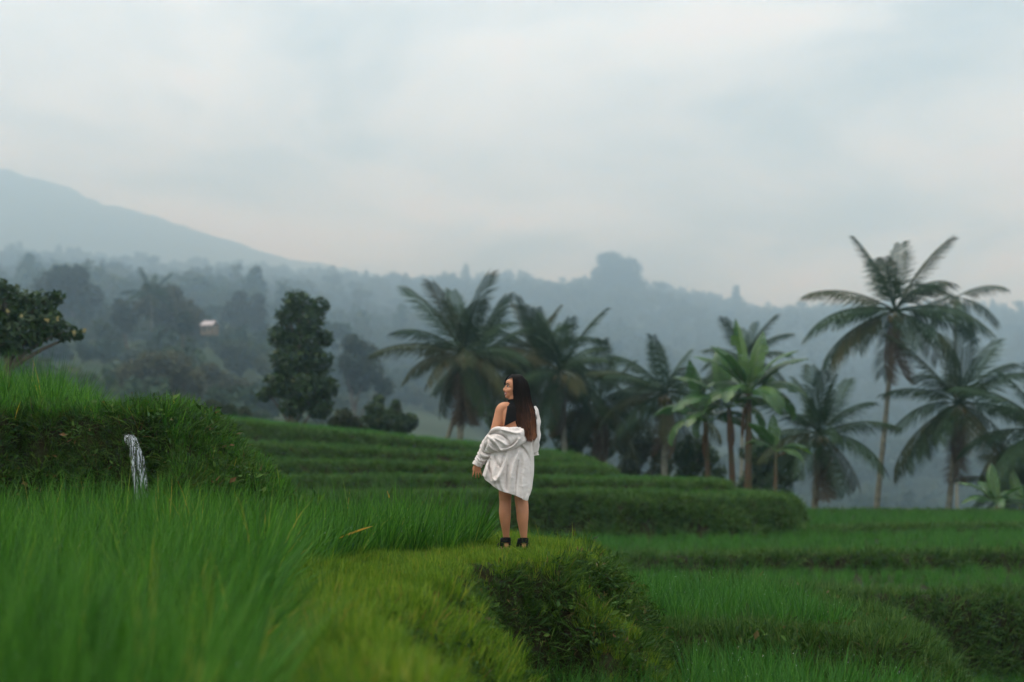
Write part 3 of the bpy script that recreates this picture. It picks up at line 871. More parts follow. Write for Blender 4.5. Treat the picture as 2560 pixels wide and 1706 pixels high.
def wood(n, px0, px1, d0, d1, s0, s1, seed, label, srcs, keepfn=None, name='forest'):
    r = np.random.default_rng(seed)
    d = np.sqrt(r.uniform(d0 ** 2, d1 ** 2, n)); p = r.uniform(px0, px1, n)
    if keepfn is not None:
        k = keepfn(p, d, r); d = d[k]; p = p[k]
    n = len(d)
    z = hill_h(p, d)
    P = np.stack([(p - 1280) / FPX * d, d, z], 1)
    sc = r.uniform(s0, s1, n) * (0.75 + 0.6 * r.uniform(size=n) ** 4)
    S = np.stack([sc * r.uniform(0.85, 1.25, n), sc * r.uniform(0.85, 1.25, n), sc * r.uniform(0.8, 1.2, n)], 1)
    rot = np.stack([r.normal(0, 0.06, n), r.normal(0, 0.06, n), r.uniform(0, 6.28, n)], 1)
    gn_scatter(name, P, rot, S, r.choice(len(srcs), n, p=[0.4, 0.22, 0.3, 0.08][:len(srcs)]), srcs, label, cat='forest')


wood(9000, -260, 2860, 640, 2150, 11, 21, 51, 'hazy forest covering the far hills', forest_src,
     lambda p, d, r: (fbm((p - 1280) / FPX * d / 40, d / 40, 17) > -0.25) | (d > 1500))
wood(2600, 700, 2860, 400, 900, 7, 15, 52, 'scattered trees on the lower hill slope across the valley', forest_src,
     lambda p, d, r: (fbm((p - 1280) / FPX * d / 30, d / 60, 27) > -0.12))
wood(1700, -200, 1000, 130, 800, 4, 10, 53, 'scattered scrub on the left hillside', forest_src,
     lambda p, d, r: (fbm((p - 1280) / FPX * d / 30, d / 30, 37) > -0.02) & ~((np.abs(p - 543) < 45) & (d > 190) & (d < 300)))

# ------------------------------------------------------------------ house on the hillside
HW = simple('plaster', (0.20, 0.15, 0.10), 0.9, 0.1, (0.15, 0.12, 0.08), 2)
HR = simple('pale_roof', (0.46, 0.40, 0.40), 0.7, 0.2, (0.38, 0.32, 0.32), 1.5)
HD = simple('dark_opening', (0.02, 0.02, 0.02), 0.8, 0.1)
hc = at(543, 838, 292)
hb = empty('house', (hc.x, 285, hc.z + 0.2), R(-20))
hb.scale = (0.72, 0.72, 0.56)
tag(hb, 'small house with pale pinkish pitched roof on the left hillside', 'house')


def boxv(x0, x1, y0, y1, z0, z1):
    v = [(x0, y0, z0), (x1, y0, z0), (x1, y1, z0), (x0, y1, z0), (x0, y0, z1), (x1, y0, z1), (x1, y1, z1), (x0, y1, z1)]
    return v, [[0, 3, 2, 1], [4, 5, 6, 7], [0, 1, 5, 4], [1, 2, 6, 5], [2, 3, 7, 6], [3, 0, 4, 7]]


v, f = boxv(-2.0, 1.8, -1.6, 1.6, -1.5, 2.0)
link('wall', mesh_data('wall', v, f, [HW]), hb)
rv = [(-2.2, -2.0, 1.9), (2.0, -2.0, 1.9), (2.0, 0, 3.6), (-2.2, 0, 3.6), (-2.2, 2.0, 1.9), (2.0, 2.0, 1.9),
      (-2.2, -2.0, 2.0), (2.0, -2.0, 2.0), (2.0, 0, 3.72), (-2.2, 0, 3.72), (-2.2, 2.0, 2.0), (2.0, 2.0, 2.0)]
rf = [[6, 7, 8, 9], [9, 8, 11, 10], [0, 3, 2, 1], [3, 4, 5, 2], [0, 1, 7, 6], [5, 4, 10, 11], [0, 6, 9, 3], [3, 9, 10, 4], [1, 2, 8, 7], [2, 5, 11, 8]]
link('roof', mesh_data('roof', rv, rf, [HR]), hb)
v, f = boxv(-1.2, -0.5, -1.64, -1.5, -0.2, 1.5)
link('door', mesh_data('door', v, f, [HD]), hb)
v, f = boxv(0.5, 1.2, -1.64, -1.5, 0.4, 1.3)
link('window', mesh_data('window', v, f, [HD]), hb)

# low wall beyond the right paddy
wl = at(2195, 1285, 52)
wb = empty('low_wall', (wl.x, 52, wl.z - 1.3), R(-4))
tag(wb, 'low pinkish wall with a block end beyond the paddy between two palms', 'wall')
WM = simple('wall_plaster', (0.30, 0.20, 0.17), 0.9, 0.1, (0.22, 0.17, 0.14), 3, 0.3, 20)
v, f = boxv(-0.95, 0.9, -0.08, 0.08, -2.0, 1.42); link('coping', mesh_data('coping', v, f, [WM]), wb)
v, f = boxv(0.98, 1.55, -0.2, 0.2, -2.0, 1.46); link('end_block', mesh_data('end_block', v, f, [WM]), wb)

# ================================================================== coconut palms
FROND_G = foliage('palm_leaflet', [(0, (0.009, 0.025, 0.009)), (0.6, (0.019, 0.044, 0.014)), (1, (0.035, 0.064, 0.020))], 0.15, 0.55, 0.1, 0.5, 1.0)
FROND_Y = foliage('palm_leaflet_olive', [(0, (0.020, 0.034, 0.010)), (0.6, (0.040, 0.050, 0.016)), (1, (0.085, 0.068, 0.026))], 0.15, 0.55, 0.1, 0.5, 1.0)
FROND_D = foliage('palm_leaflet_dead', [(0, (0.060, 0.040, 0.025)), (0.6, (0.10, 0.070, 0.045)), (1, (0.15, 0.11, 0.07))], 0.2, 0.7, 0.2, 0.5)


def frond_mesh(name, seed, bend, mat, nl=42, a0=0.0, hang=0.7):
    """unit-length frond along +X starting level, bending down by `bend` radians; hang = droop of leaflets"""
    r = np.random.default_rng(seed)
    n = 14
    P = [np.zeros(3)]
    for i in range(n):
        f = (i + 0.5) / n
        a = a0 - bend * f ** 1.4
        P.append(P[-1] + np.array([math.cos(a), 0.03 * math.sin(f * 3 + seed), math.sin(a)]) / n)
    P = np.array(P)
    rad = 0.012 * (1 - np.linspace(0, 1, n + 1)) + 0.002
    v, f_ = tube(P, rad, 5)
    V = list(v); F = list(f_); T = [0.35] * len(v)
    for i in range(nl):
        t = 0.14 + 0.86 * (i + 0.5) / nl
        s = t * n; k = min(int(s), n - 1); g = s - k
        p = P[k] * (1 - g) + P[k + 1] * g
        d = P[k + 1] - P[k]; d /= np.linalg.norm(d)
        ln = 0.33 * math.sin(math.pi * (0.14 + 0.80 * t)) ** 0.55 * r.uniform(0.85, 1.1)
        up = np.cross(d, [0, 1, 0.0]); up = -up if up[2] < 0 else up
        for sd in (-1, 1):
            if r.uniform() < 0.05: continue
            fw = 0.55 + 0.5 * t
            q = np.array([0, sd, 0]) + d * fw + up * 0.22
            q /= np.linalg.norm(q)
            w = d * 0.0082
            i0 = len(V); tn = r.uniform()
            p1 = p + q * ln * 0.5 - np.array([0, 0, hang * ln * 0.20])
            q2_ = q + np.array([0, 0, -hang * r.uniform(0.8, 1.5)]); q2_ /= np.linalg.norm(q2_)
            p2 = p1 + q2_ * ln * 0.5
            V += [p - w * 0.7, p + w * 0.7, p1 - w, p1 + w, p2]
            T += [tn] * 5
            F += [[i0, i0 + 1, i0 + 3, i0 + 2], [i0 + 2, i0 + 3, i0 + 4]]
    return mesh_data(name, V, F, [mat], False, {'tint': T})


FR = {}
for key, mt in (('g', FROND_G), ('y', FROND_Y), ('d', FROND_D)):
    FR[key] = [[frond_mesh('frond', 10 * b + s, bend, mt, hang=hg) for s in range(2)] for b, (bend, hg) in enumerate([(0.40, 0.7), (0.80, 1.4), (1.10, 1.8), (0.8, 2.0)])]
NUT = simple('coconut_husk', (0.09, 0.085, 0.03), 0.5, 0.3, (0.14, 0.10, 0.04), 4)


def palm(label, base_px, base_py, crown_px, crown_py, Y, flen, n, seed, lean=0.0, elmax=85, elmin=-30, dead=2, trunk_r=0.14, zground=None, olive=0.15, extra=(), group='coconut palms beyond the terraces'):
    b = at(base_px, base_py, Y); c = at(crown_px, crown_py, Y)
    zg = b.z - 2.5 if zground is None else zground
    root = empty('coconut_palm', (b.x, Y, zg))
    tag(root, label, 'palm tree', group)
    r = random.Random(seed)
    top = Vector((c.x - b.x, 0, c.z - zg))
    s = np.linspace(0, 1, 22)
    path = np.stack([top.x * (s + lean * s * (1 - s)), 0.15 * np.sin(s * 3), top.z * s], 1)
    rr = trunk_r * (0.72 + 0.5 * np.exp(-s * 9) + 0.05 * np.sin(s * 200)) * (1 - 0.25 * s)
    v, f = tube(path, rr, 10)
    link('trunk', mesh_data('trunk', v, f, [PALM_BARK], True), root)
    for i in range(n):
        f = (i + 0.5) / n
        el = elmax + (elmin - elmax) * f ** 0.9 + r.uniform(-8, 8)
        az = i * 2.39996 + r.uniform(-0.25, 0.25) + seed
        vi = 0 if el > 55 else 1 if el > 20 else 2 if el > -10 else 3
        key = 'y' if r.random() < olive * (1.6 if el < 10 else 0.6) else 'g'
        o = link('frond', FR[key][vi][r.randint(0, 1)], root, top)
        o.rotation_euler = (r.uniform(-0.3, 0.3), -R(el), az)
        k = flen * r.uniform(0.70, 0.99) * (0.92 if el > 65 else 1)
        o.scale = (k, k, k)
    for (az, el, kind, ln) in extra:
        o = link('frond', FR[kind][2 if el < 20 else 1][0], root, top)
        o.rotation_euler = (0, -R(el), R(az)); o.scale = (flen * ln,) * 3
    for i in range(dead):
        o = link('frond', FR['d'][3][i % 2], root, top - Vector((0, 0, 0.15)))
        o.rotation_euler = (0, R(r.uniform(62, 84)), r.uniform(0, 6.28)); o.scale = (flen * 0.72,) * 3
        o['label'] = 'brown dead frond hanging down'
    V = []; F = []
    for i in range(7):
        a = i * 0.9 + seed; cc = top + Vector((math.cos(a) * 0.22, math.sin(a) * 0.22, -0.28 - 0.12 * (i % 2)))
        bm = bmesh.new(); bmesh.ops.create_icosphere(bm, subdivisions=1, radius=0.13)
        o_ = len(V); V += [tuple(cc + Vector((q.co.x, q.co.y, q.co.z * 1.2))) for q in bm.verts]; F += [[q.index + o_ for q in g.verts] for g in bm.faces]; bm.free()
    link('coconuts', mesh_data('coconuts', V, F, [NUT], True), root)
    return root


palm('tallest palm with long slim leaning trunk against the sky at right', 2172, 1262, 2238, 778, 58, 3.9, 17, 1, lean=0.25, elmin=-38, dead=2, trunk_r=0.17, extra=[(180, 12, 'g', 1.0), (186, -14, 'y', 1.0), (0, 15, 'g', 1.05)])
palm('full crowned palm with short trunk right of the tallest palm', 2352, 1275, 2398, 1010, 56, 4.0, 20, 2, lean=0.2, elmin=-38, dead=2, trunk_r=0.18)
palm('thin distant palm peeking out above the full crowned right palm', 2392, 1240, 2388, 745, 92, 3.9, 9, 3, elmax=50, elmin=-35, dead=0, trunk_r=0.12)
palm('palm cut off by the right edge of the picture, upper one', 2640, 1280, 2625, 1085, 53, 4.2, 20, 4, elmin=-38, dead=1)
palm('low palm at the right edge behind the small yellow banana plant', 2575, 1290, 2568, 1230, 56, 3.2, 18, 5, elmin=-25, dead=0)
palm('stout dark palm with drooping fronds right of the banana clump', 2028, 1250, 2050, 1085, 56, 3.4, 19, 6, elmin=-38, dead=3, trunk_r=0.2, extra=[(95, 86, 'g', 0.9)])
palm('palm rising directly behind the banana clump', 1850, 1180, 1862, 900, 76, 3.3, 20, 7, elmin=-38, dead=1)
palm('bushy palm with straight trunk left of the banana clump', 1660, 1185, 1662, 985, 60, 3.4, 19, 8, elmin=-38, dead=2, trunk_r=0.2, extra=[(190, 35, 'y', 1.0)])
palm('dense palm behind the person, its crown right of her head', 1420, 1130, 1400, 930, 62, 3.6, 22, 9, elmin=-38, dead=3, trunk_r=0.2)
palm('dense palm with upright crown above the head of the person', 1330, 1120, 1335, 880, 66, 3.4, 22, 10, elmin=-38, dead=2, trunk_r=0.2, olive=0.3)
palm('low drooping palm between the person and the straight trunked palm', 1530, 1150, 1500, 1010, 64, 3.4, 20, 11, lean=0.4, elmin=-38, dead=3, olive=0.3)
palm('tall shaggy palm left of the person with dead fronds on its trunk', 1140, 1085, 1160, 885, 60, 3.9, 19, 12, lean=0.5, elmin=-38, dead=5, trunk_r=0.22, olive=0.35, extra=[(182, 20, 'y', 1.0)])
palm('palm with upright dark fronds leaning behind the shaggy palm', 1085, 1090, 1205, 890, 63, 3.4, 18, 13, lean=-0.5, elmin=-35, dead=3, trunk_r=0.16, olive=0.3)
palm('small far palm on the left hillside above the feathery tree', 380, 800, 378, 735, 290, 6.5, 14, 14, elmin=-30, dead=0, zground=None, group=None)

# ================================================================== banana plants
BAN = foliage('banana_leaf', [(0, (0.020, 0.064, 0.014)), (0.6, (0.042, 0.110, 0.024)), (1, (0.10, 0.18, 0.04))], 0.3, 0.35, 0.5, 0.35)
BAN_D = foliage('banana_leaf_dry', [(0, (0.10, 0.06, 0.03)), (1, (0.24, 0.12, 0.055))], 0.3, 0.7, 0.2, 0.3)
BSTEM = simple('banana_stem', (0.065, 0.065, 0.026), 0.6, 0.3, (0.10, 0.05, 0.025), 3, 0.3, 12)


def banana_leaf(seed, bend, mat, w=0.19):
    r = np.random.default_rng(seed)
    n = 22
    P = [np.zeros(3)]
    for i in range(n):
        f = (i + 0.5) / n; a = -bend * f ** 1.6
        P.append(P[-1] + np.array([math.cos(a), 0, math.sin(a)]) / n)
    P = np.array(P)
    v, fc = tube(P, 0.013 * (1 - np.linspace(0, 1, n + 1)) + 0.002, 5)
    V = list(v); F = list(fc); T = [1.0] * len(v)
    for sd in (-1, 1):
        drop = r.uniform(0.05, 0.5); tn = r.uniform()
        for i in range(3, n):
            if r.uniform() < 0.28: drop = r.uniform(0.0, 0.9); tn = np.clip(tn + r.normal(0, 0.2), 0, 1)
            t0 = i / n; t1 = (i + (0.86 if r.uniform() < 0.4 else 1.0)) / n
            q = []
            for t in (t0, t1):
                ww = w * min(1, (t - 0.12) * 7) * (1 - max(0, (t - 0.55) / 0.45) ** 2.2) + 0.002
                k = min(int(t * n), n - 1); g = t * n - k
                p = P[k] * (1 - g) + P[k + 1] * g
                d = P[min(k + 1, n)] - P[k]; d = d / np.linalg.norm(d)
                q.append((p, p + np.array([0, sd, 0]) * ww * 0.55 + np.array([0, 0, 0.10 * ww]) + d * 0.02,
                          p + np.array([0, sd, 0]) * ww * (1 - 0.3 * drop) + np.array([0, 0, -drop * ww * 0.8]) + d * 0.045))
            i0 = len(V); V += [*q[0], *q[1]]; T += [tn] * 6
            F += [[i0, i0 + 1, i0 + 4, i0 + 3], [i0 + 1, i0 + 2, i0 + 5, i0 + 4]]
    return mesh_data('leaf', V, F, [mat], False, {'tint': T})


BL = [banana_leaf(s, b, BAN) for s, b in ((1, 0.25), (2, 0.9), (3, 1.6), (4, 2.2))]
BLD = banana_leaf(9, 0.5, BAN_D, 0.08)


def banana(label, base_px, base_py, top_px, top_py, Y, leaves, seed, flen=1.9, stem_r=0.11, dry=1, zg=None):
    b = at(base_px, base_py, Y); c = at(top_px, top_py, Y)
    zg = b.z - 1.6 if zg is None else zg
    root = empty('banana_plant', (b.x, Y, zg))
    tag(root, label, 'banana plant', 'banana plants at the terrace edge')
    top = Vector((c.x - b.x, 0, c.z - zg))
    s = np.linspace(0, 1, 10)
    v, f = tube(np.stack([top.x * s, 0 * s, top.z * s], 1), stem_r * (1 - 0.45 * s), 10)
    link('stem', mesh_data('stem', v, f, [BSTEM], True), root)
    r = random.Random(seed)
    for i, (az, el) in enumerate(leaves):
        vi = 0 if el > 70 else 1 if el > 45 else 2 if el > 20 else 3
        o = link('leaf', BL[vi], root, top)
        o.rotation_euler = (r.uniform(-0.4, 0.4), -R(el), R(az)); k = flen * r.uniform(0.85, 1.1); o.scale = (k, k, k)
    for i in range(dry):
        o = link('leaf', BLD, root, top - Vector((0, 0, 0.1)))
        o.rotation_euler = (0, R(r.uniform(66, 76)), r.uniform(0, 6.28)); o.scale = (flen * 0.6,) * 3
        o['label'] = 'dry brown leaf hanging along the stem'
    return root


banana('tall bright banana plant with upright pale leaf in the middle of the clump', 1868, 1192, 1872, 985, 51, [(200, 86), (20, 80), (175, 55), (5, 50), (160, 35), (350, 30), (230, 25), (60, 45), (110, 40), (290, 20), (190, 15), (330, 60), (215, 65), (15, 12)], 1, 2.5, 0.16, 3)
banana('banana plant at the left side of the clump with spreading leaves', 1772, 1185, 1765, 1055, 52, [(190, 80), (30, 70), (170, 40), (10, 35), (240, 30), (80, 45), (200, 15), (340, 20)], 2, 2.1, 0.12, 2)
banana('banana plant with reddish stem between its two taller neighbours', 1835, 1192, 1822, 1020, 51.5, [(120, 80), (180, 50), (0, 55), (210, 30), (330, 30), (60, 40), (200, 10), (20, 15)], 3, 2.3, 0.14, 3)
banana('young banana plant with orange dry leaf tip right of the clump', 1935, 1195, 1940, 1130, 50, [(100, 82), (170, 45), (15, 30), (200, 60), (340, 15)], 4, 1.5, 0.09, 0)
o = link('leaf', BLD, bpy.data.objects['banana_plant.003'], (0.02, 0, 2.3)); o.rotation_euler = (0, R(-30), R(10)); o.scale = (0.75,) * 3; o['label'] = 'orange dry leaf'
banana('small yellow green banana plant at the lower right edge', 2500, 1290, 2492, 1262, 50, [(90, 80), (150, 50), (30, 45), (190, 35), (0, 30), (250, 30), (110, 60), (320, 50)], 5, 1.4, 0.09, 0)
banana('low banana shoot beside the right edge', 2545, 1292, 2550, 1268, 51, [(90, 75), (160, 45), (20, 45), (200, 30), (80, 55)], 6, 1.3, 0.08, 0)

# ================================================================== water trickling out of the left bank
WATER = None
m, n_, l_ = new_mat('falling_water')
o_ = n_('ShaderNodeOutputMaterial'); pb = n_('ShaderNodeBsdfPrincipled')
pb.inputs['Base Color'].default_value = (0.75, 0.80, 0.82, 1); pb.inputs['Roughness'].default_value = 0.08
pb.inputs['Transmission Weight'].default_value = 0.93; pb.inputs['IOR'].default_value = 1.33
tcn = n_('ShaderNodeTexCoord'); mpn = n_('ShaderNodeMapping'); mpn.inputs['Scale'].default_value = (60, 60, 7)
ns = n_('ShaderNodeTexNoise'); ns.inputs['Scale'].default_value = 1.0; ns.inputs['Detail'].default_value = 4
l_(tcn.outputs['Object'], mpn.inputs[0]); l_(mpn.outputs[0], ns.inputs['Vector'])
bn = n_('ShaderNodeBump'); bn.inputs['Strength'].default_value = 1.0; bn.inputs['Distance'].default_value = 0.03
l_(ns.outputs['Fac'], bn.inputs['Height']); l_(bn.outputs[0], pb.inputs['Normal'])
ns2 = n_('ShaderNodeTexNoise'); ns2.inputs['Scale'].default_value = 1.0; ns2.inputs['Detail'].default_value = 5
mp2 = n_('ShaderNodeMapping'); mp2.inputs['Scale'].default_value = (70, 70, 5)
l_(tcn.outputs['Object'], mp2.inputs[0]); l_(mp2.outputs[0], ns2.inputs['Vector'])
rp2 = n_('ShaderNodeValToRGB'); rp2.color_ramp.elements[0].position = 0.52; rp2.color_ramp.elements[1].position = 0.64
l_(ns2.outputs['Fac'], rp2.inputs[0])
foam = n_('ShaderNodeBsdfDiffuse'); foam.inputs['Color'].default_value = (0.44, 0.47, 0.49, 1)
clear = n_('ShaderNodeBsdfTransparent'); mxa = n_('ShaderNodeMixShader'); mxa.inputs[0].default_value = 0.22
l_(clear.outputs[0], mxa.inputs[1]); l_(pb.outputs[0], mxa.inputs[2])
mxb = n_('ShaderNodeMixShader'); l_(rp2.outputs[0], mxb.inputs[0]); l_(mxa.outputs[0], mxb.inputs[1]); l_(foam.outputs[0], mxb.inputs[2])
l_(mxb.outputs[0], o_.inputs['Surface'])
WATER = m
w0 = at(318, 1098, 14.15)
V = []; F = []
nu, nv_ = 26, 44
for j in range(nv_):
    f = j / (nv_ - 1)
    fall = max(0, f - 0.12) / 0.88
    ctr = np.array([w0.x - 0.07 * (1 - min(1, f / 0.22)) + 0.24 * fall ** 0.7 - 0.01, 14.62 - 0.52 * min(1, f / 0.22) - 0.14 * fall, w0.z + 0.05 - 0.10 * f - 0.66 * fall ** 1.6])
    wd = 0.046 + 0.040 * f
    for k in range(nu):
        u = k / (nu - 1) * 2 - 1
        rag = 0.02 * fall * float(vn(u * 6, f * 3, 5)) + 0.018 * float(vn(u * 9, f * 14, 6))
        V.append(ctr + np.array([u * wd, rag - 0.03 * (1 - u * u), 0.010 * float(vn(u * 4, f * 9, 9))]))
for j in range(nv_ - 1):
    for k in range(nu - 1):
        u = k / nu
        if j > nv_ * 0.3 and vn(u * 9.0, j * 0.06, 12) < -0.2: continue
        F.append([j * nu + k, j * nu + k + 1, (j + 1) * nu + k + 1, (j + 1) * nu + k])
o = link('water', mesh_data('water', V, F, [WATER], True)); o['kind'] = 'structure'
sol = o.modifiers.new('thickness', 'SOLIDIFY'); sol.thickness = 0.008
# single dry leaves standing out of the rice
DRY = foliage('dry_blade', [(0, (0.50, 0.24, 0.035)), (1, (0.62, 0.34, 0.06))], 0.35, 0.5, 0.3, 0.0)


def blade(name, label, a, b, w, sag=0.03):
    a = np.array(a); b = np.array(b); V = []; F = []
    s = np.cross(b - a, [0, 1, 0]); s /= np.linalg.norm(s)
    n = 9
    for i in range(n):
        f = i / (n - 1); p = a * (1 - f) + b * f + np.array([0, 0.01, sag * 4 * f * (1 - f)])
        ww = w * math.sin(math.pi * (0.12 + 0.88 * f)) ** 0.8 + 0.0004
        V += [p - s * ww + np.array([0, 0.004, 0]), p, p + s * ww + np.array([0, 0.004, 0])]
    for i in range(n - 1):
        for k in range(2): F.append([i * 3 + k, i * 3 + k + 1, i * 3 + k + 4, i * 3 + k + 3])
    o = link(name, mesh_data(name, V, F, [DRY], True, {'tint': [0.5] * len(V)}))
    tag(o, label, 'leaf')


blade('dry_leaf', 'long orange dry rice leaf lying across the rice edge', at(848, 1346, 12.15), at(932, 1316, 12.0), 0.0075, 0.006)
blade('dry_leaf', 'short upright yellow dry leaf near the rice tops', at(973, 1245, 13.0), at(968, 1228, 13.0), 0.005, 0.0)
blade('dry_leaf', 'small orange dry leaf low at the rice edge, left of the long one', at(752, 1386, 10.8), at(772, 1373, 10.75), 0.007, 0.005)

# ================================================================== person
PZ0 = ground_z(PX0, PY0) - 0.004
person = empty('person', (PX0, PY0, PZ0))
tag(person, 'woman in a slipped white shirt seen from behind, smiling face turned left', 'person')
SKIN = simple('skin', (0.58, 0.25, 0.130), 0.48, 0.35, (0.50, 0.21, 0.108), 9, 0.05, 120, 3)
SKIN.node_tree.nodes['Principled BSDF'].inputs['Subsurface Weight'].default_value = 0.08
SKIN.node_tree.nodes['Principled BSDF'].inputs['Subsurface Radius'].default_value = (0.02, 0.008, 0.004)
BLACK = simple('black_knit', (0.006, 0.006, 0.007), 0.85, 0.15, None, 1, 0.3, 300)
SOLE = simple('cork_sole', (0.42, 0.27, 0.17), 0.8, 0.2, (0.34, 0.21, 0.13), 60)


def C1(u, v):
    return ((0.3315 * u - 185) / 265, (476 - 0.3315 * v) / 265)


def D3(u, v):
    return ((1160 + u / 7.84 - 1305) / 265, (316 - v / 7.84) / 265)


def loft(rings, sides=24, sub=4, cap=True, ref=(0, 1, 0)):
    """rings: (x,y,z,ra,rb): ra along the side axis, rb along the ref axis; Catmull-Rom along the path"""
    K = np.array(rings, float)
    n = len(K)
    if sub > 1 and n > 2:
        out_ = []
        for i in range(n - 1):
            p0 = K[max(i - 1, 0)]; p1 = K[i]; p2 = K[i + 1]; p3 = K[min(i + 2, n - 1)]
            for s in range(sub):
                t = s / sub
                out_.append(0.5 * ((2 * p1) + (-p0 + p2) * t + (2 * p0 - 5 * p1 + 4 * p2 - p3) * t * t + (-p0 + 3 * p1 - 3 * p2 + p3) * t ** 3))
        out_.append(K[-1]); K = np.array(out_)
    P = K[:, :3]
    T = np.gradient(P, axis=0); T /= np.linalg.norm(T, axis=1)[:, None] + 1e-9
    V = []; F = []
    rf_ = np.array(ref, float)
    for i in range(len(P)):
        a = np.cross(rf_, T[i]); a /= np.linalg.norm(a) + 1e-9
        b = np.cross(T[i], a)
        for k in range(sides):
            th = 2 * math.pi * k / sides
            V.append(P[i] + a * math.cos(th) * K[i, 3] + b * math.sin(th) * K[i, 4])
    for i in range(len(P) - 1):
        for k in range(sides):
            F.append([i * sides + k, i * sides + (k + 1) % sides, (i + 1) * sides + (k + 1) % sides, (i + 1) * sides + k])
    if cap:
        F.append(list(range(sides))[::-1]); F.append([(len(P) - 1) * sides + k for k in range(sides)])
    return V, F


def ellipsoid(c, r, M3=None, seg=18):
    bm = bmesh.new(); bmesh.ops.create_uvsphere(bm, u_segments=seg, v_segments=seg // 2 + 2, radius=1)
    V = []
    for v_ in bm.verts:
        q = Vector((v_.co.x * r[0], v_.co.y * r[1], v_.co.z * r[2]))
        if M3 is not None: q = M3 @ q
        V.append(np.array(q) + np.array(c))
    F = [[w.index for w in g.verts] for g in bm.faces]
    bm.free()
    return V, F


# head frame: f forward (face), s her left side, u up
HC = np.array([-0.066, 0.015, 1.535])
f_dir = Vector((-1.0, -0.16, 0.05)).normalized()
s_dir = Vector((0, 0, 1)).cross(f_dir).normalized()
u_dir = f_dir.cross(s_dir).normalized()
HM = Matrix((f_dir, s_dir, u_dir)).transposed()


def hp(f, s, u):
    return HC + np.array(HM @ Vector((f, s, u)))


TORSO = [(-0.065, 0.0, 0.80, 0.150, 0.115), (-0.062, 0.0, 0.90, 0.168, 0.125), (-0.058, 0.0, 0.98, 0.150, 0.108), (-0.055, 0.0, 1.06, 0.122, 0.092), (-0.055, 0.0, 1.14, 0.125, 0.095),
         (-0.055, 0.0, 1.23, 0.140, 0.104), (-0.055, 0.005, 1.30, 0.148, 0.095), (-0.058, 0.01, 1.355, 0.125, 0.075), (-0.065, 0.01, 1.39, 0.075, 0.058)]
parts = [loft(TORSO, 28, 4)]
parts.append(loft([(-0.066, 0.01, 1.36, 0.062, 0.058), (-0.075, 0.008, 1.40, 0.050, 0.050), (-0.080, 0.010, 1.45, 0.048, 0.050), (-0.075, 0.015, 1.50, 0.05, 0.055)], 20, 4))
# arms
parts.append(loft([(-0.105, 0.005, 1.345, 0.05, 0.055), (-0.165, 0.0, 1.347, 0.052, 0.052), (-0.196, 0.0, 1.325, 0.052, 0.052), (-0.212, -0.002, 1.27, 0.051, 0.050), (-0.232, -0.005, 1.19, 0.050, 0.049), (-0.262, -0.01, 1.10, 0.045, 0.045), (-0.295, -0.005, 1.03, 0.042, 0.041),
                   (-0.33, 0.01, 0.97, 0.040, 0.038), (-0.375, 0.03, 0.90, 0.034, 0.031), (-0.415, 0.05, 0.83, 0.026, 0.023), (-0.424, 0.053, 0.812, 0.025, 0.022)], 20, 4))
parts.append(loft([(-0.02, 0.01, 1.335, 0.05, 0.055), (0.055, 0.01, 1.33, 0.052, 0.052), (0.09, 0.01, 1.30, 0.052, 0.052), (0.108, 0.01, 1.22, 0.047, 0.047), (0.112, 0.01, 1.12, 0.043, 0.043), (0.108, 0.03, 1.04, 0.040, 0.040),
                   (0.09, 0.10, 0.99, 0.036, 0.036), (0.055, 0.19, 0.96, 0.028, 0.026), (0.04, 0.23, 0.955, 0.03, 0.022), (0.02, 0.27, 0.95, 0.035, 0.018)], 20, 4))
# left hand: palm and fingers pointing down
parts.append(loft([(-0.421, 0.052, 0.82, 0.025, 0.021), (-0.424, 0.055, 0.795, 0.033, 0.018), (-0.424, 0.057, 0.77, 0.038, 0.017), (-0.424, 0.056, 0.752, 0.034, 0.014)], 16, 4))
for (dx_, ln, sp2, r_) in ((-0.030, 0.060, -0.012, 0.0078), (-0.010, 0.072, -0.003, 0.0082), (0.010, 0.068, 0.006, 0.008), (0.029, 0.052, 0.014, 0.0072)):
    parts.append(loft([(-0.424 + dx_, 0.056, 0.762, r_ * 1.05, r_ * 1.05), (-0.424 + dx_ + sp2 * 0.5, 0.053, 0.752 - ln * 0.45, r_, r_), (-0.424 + dx_ + sp2, 0.064, 0.752 - ln * 0.8, r_ * 0.9, r_ * 0.9), (-0.424 + dx_ + sp2, 0.076, 0.752 - ln, r_ * 0.7, r_ * 0.7)], 10, 3))
parts.append(loft([(-0.444, 0.07, 0.80, 0.010, 0.010), (-0.458, 0.085, 0.782, 0.0095, 0.0095), (-0.462, 0.092, 0.762, 0.0085, 0.0085), (-0.460, 0.094, 0.745, 0.0065, 0.0065)], 10, 3))
# right hand (in front of the body)
for (dz_, ln) in ((0.026, 0.06), (0.009, 0.07), (-0.009, 0.066), (-0.026, 0.05)):
    parts.append(loft([(0.02, 0.27, 0.95 + dz_, 0.008, 0.008), (-0.01, 0.285, 0.948 + dz_, 0.008, 0.008), (-0.02 - ln * 0.4, 0.28, 0.94 + dz_, 0.007, 0.007), (-0.02 - ln * 0.6, 0.265, 0.935 + dz_, 0.006, 0.006)], 10, 3, ref=(0, 0, 1)))
parts.append(loft([(0.03, 0.25, 0.975, 0.01, 0.01), (0.015, 0.24, 1.0, 0.009, 0.009), (0.0, 0.245, 1.01, 0.007, 0.007)], 10, 3))
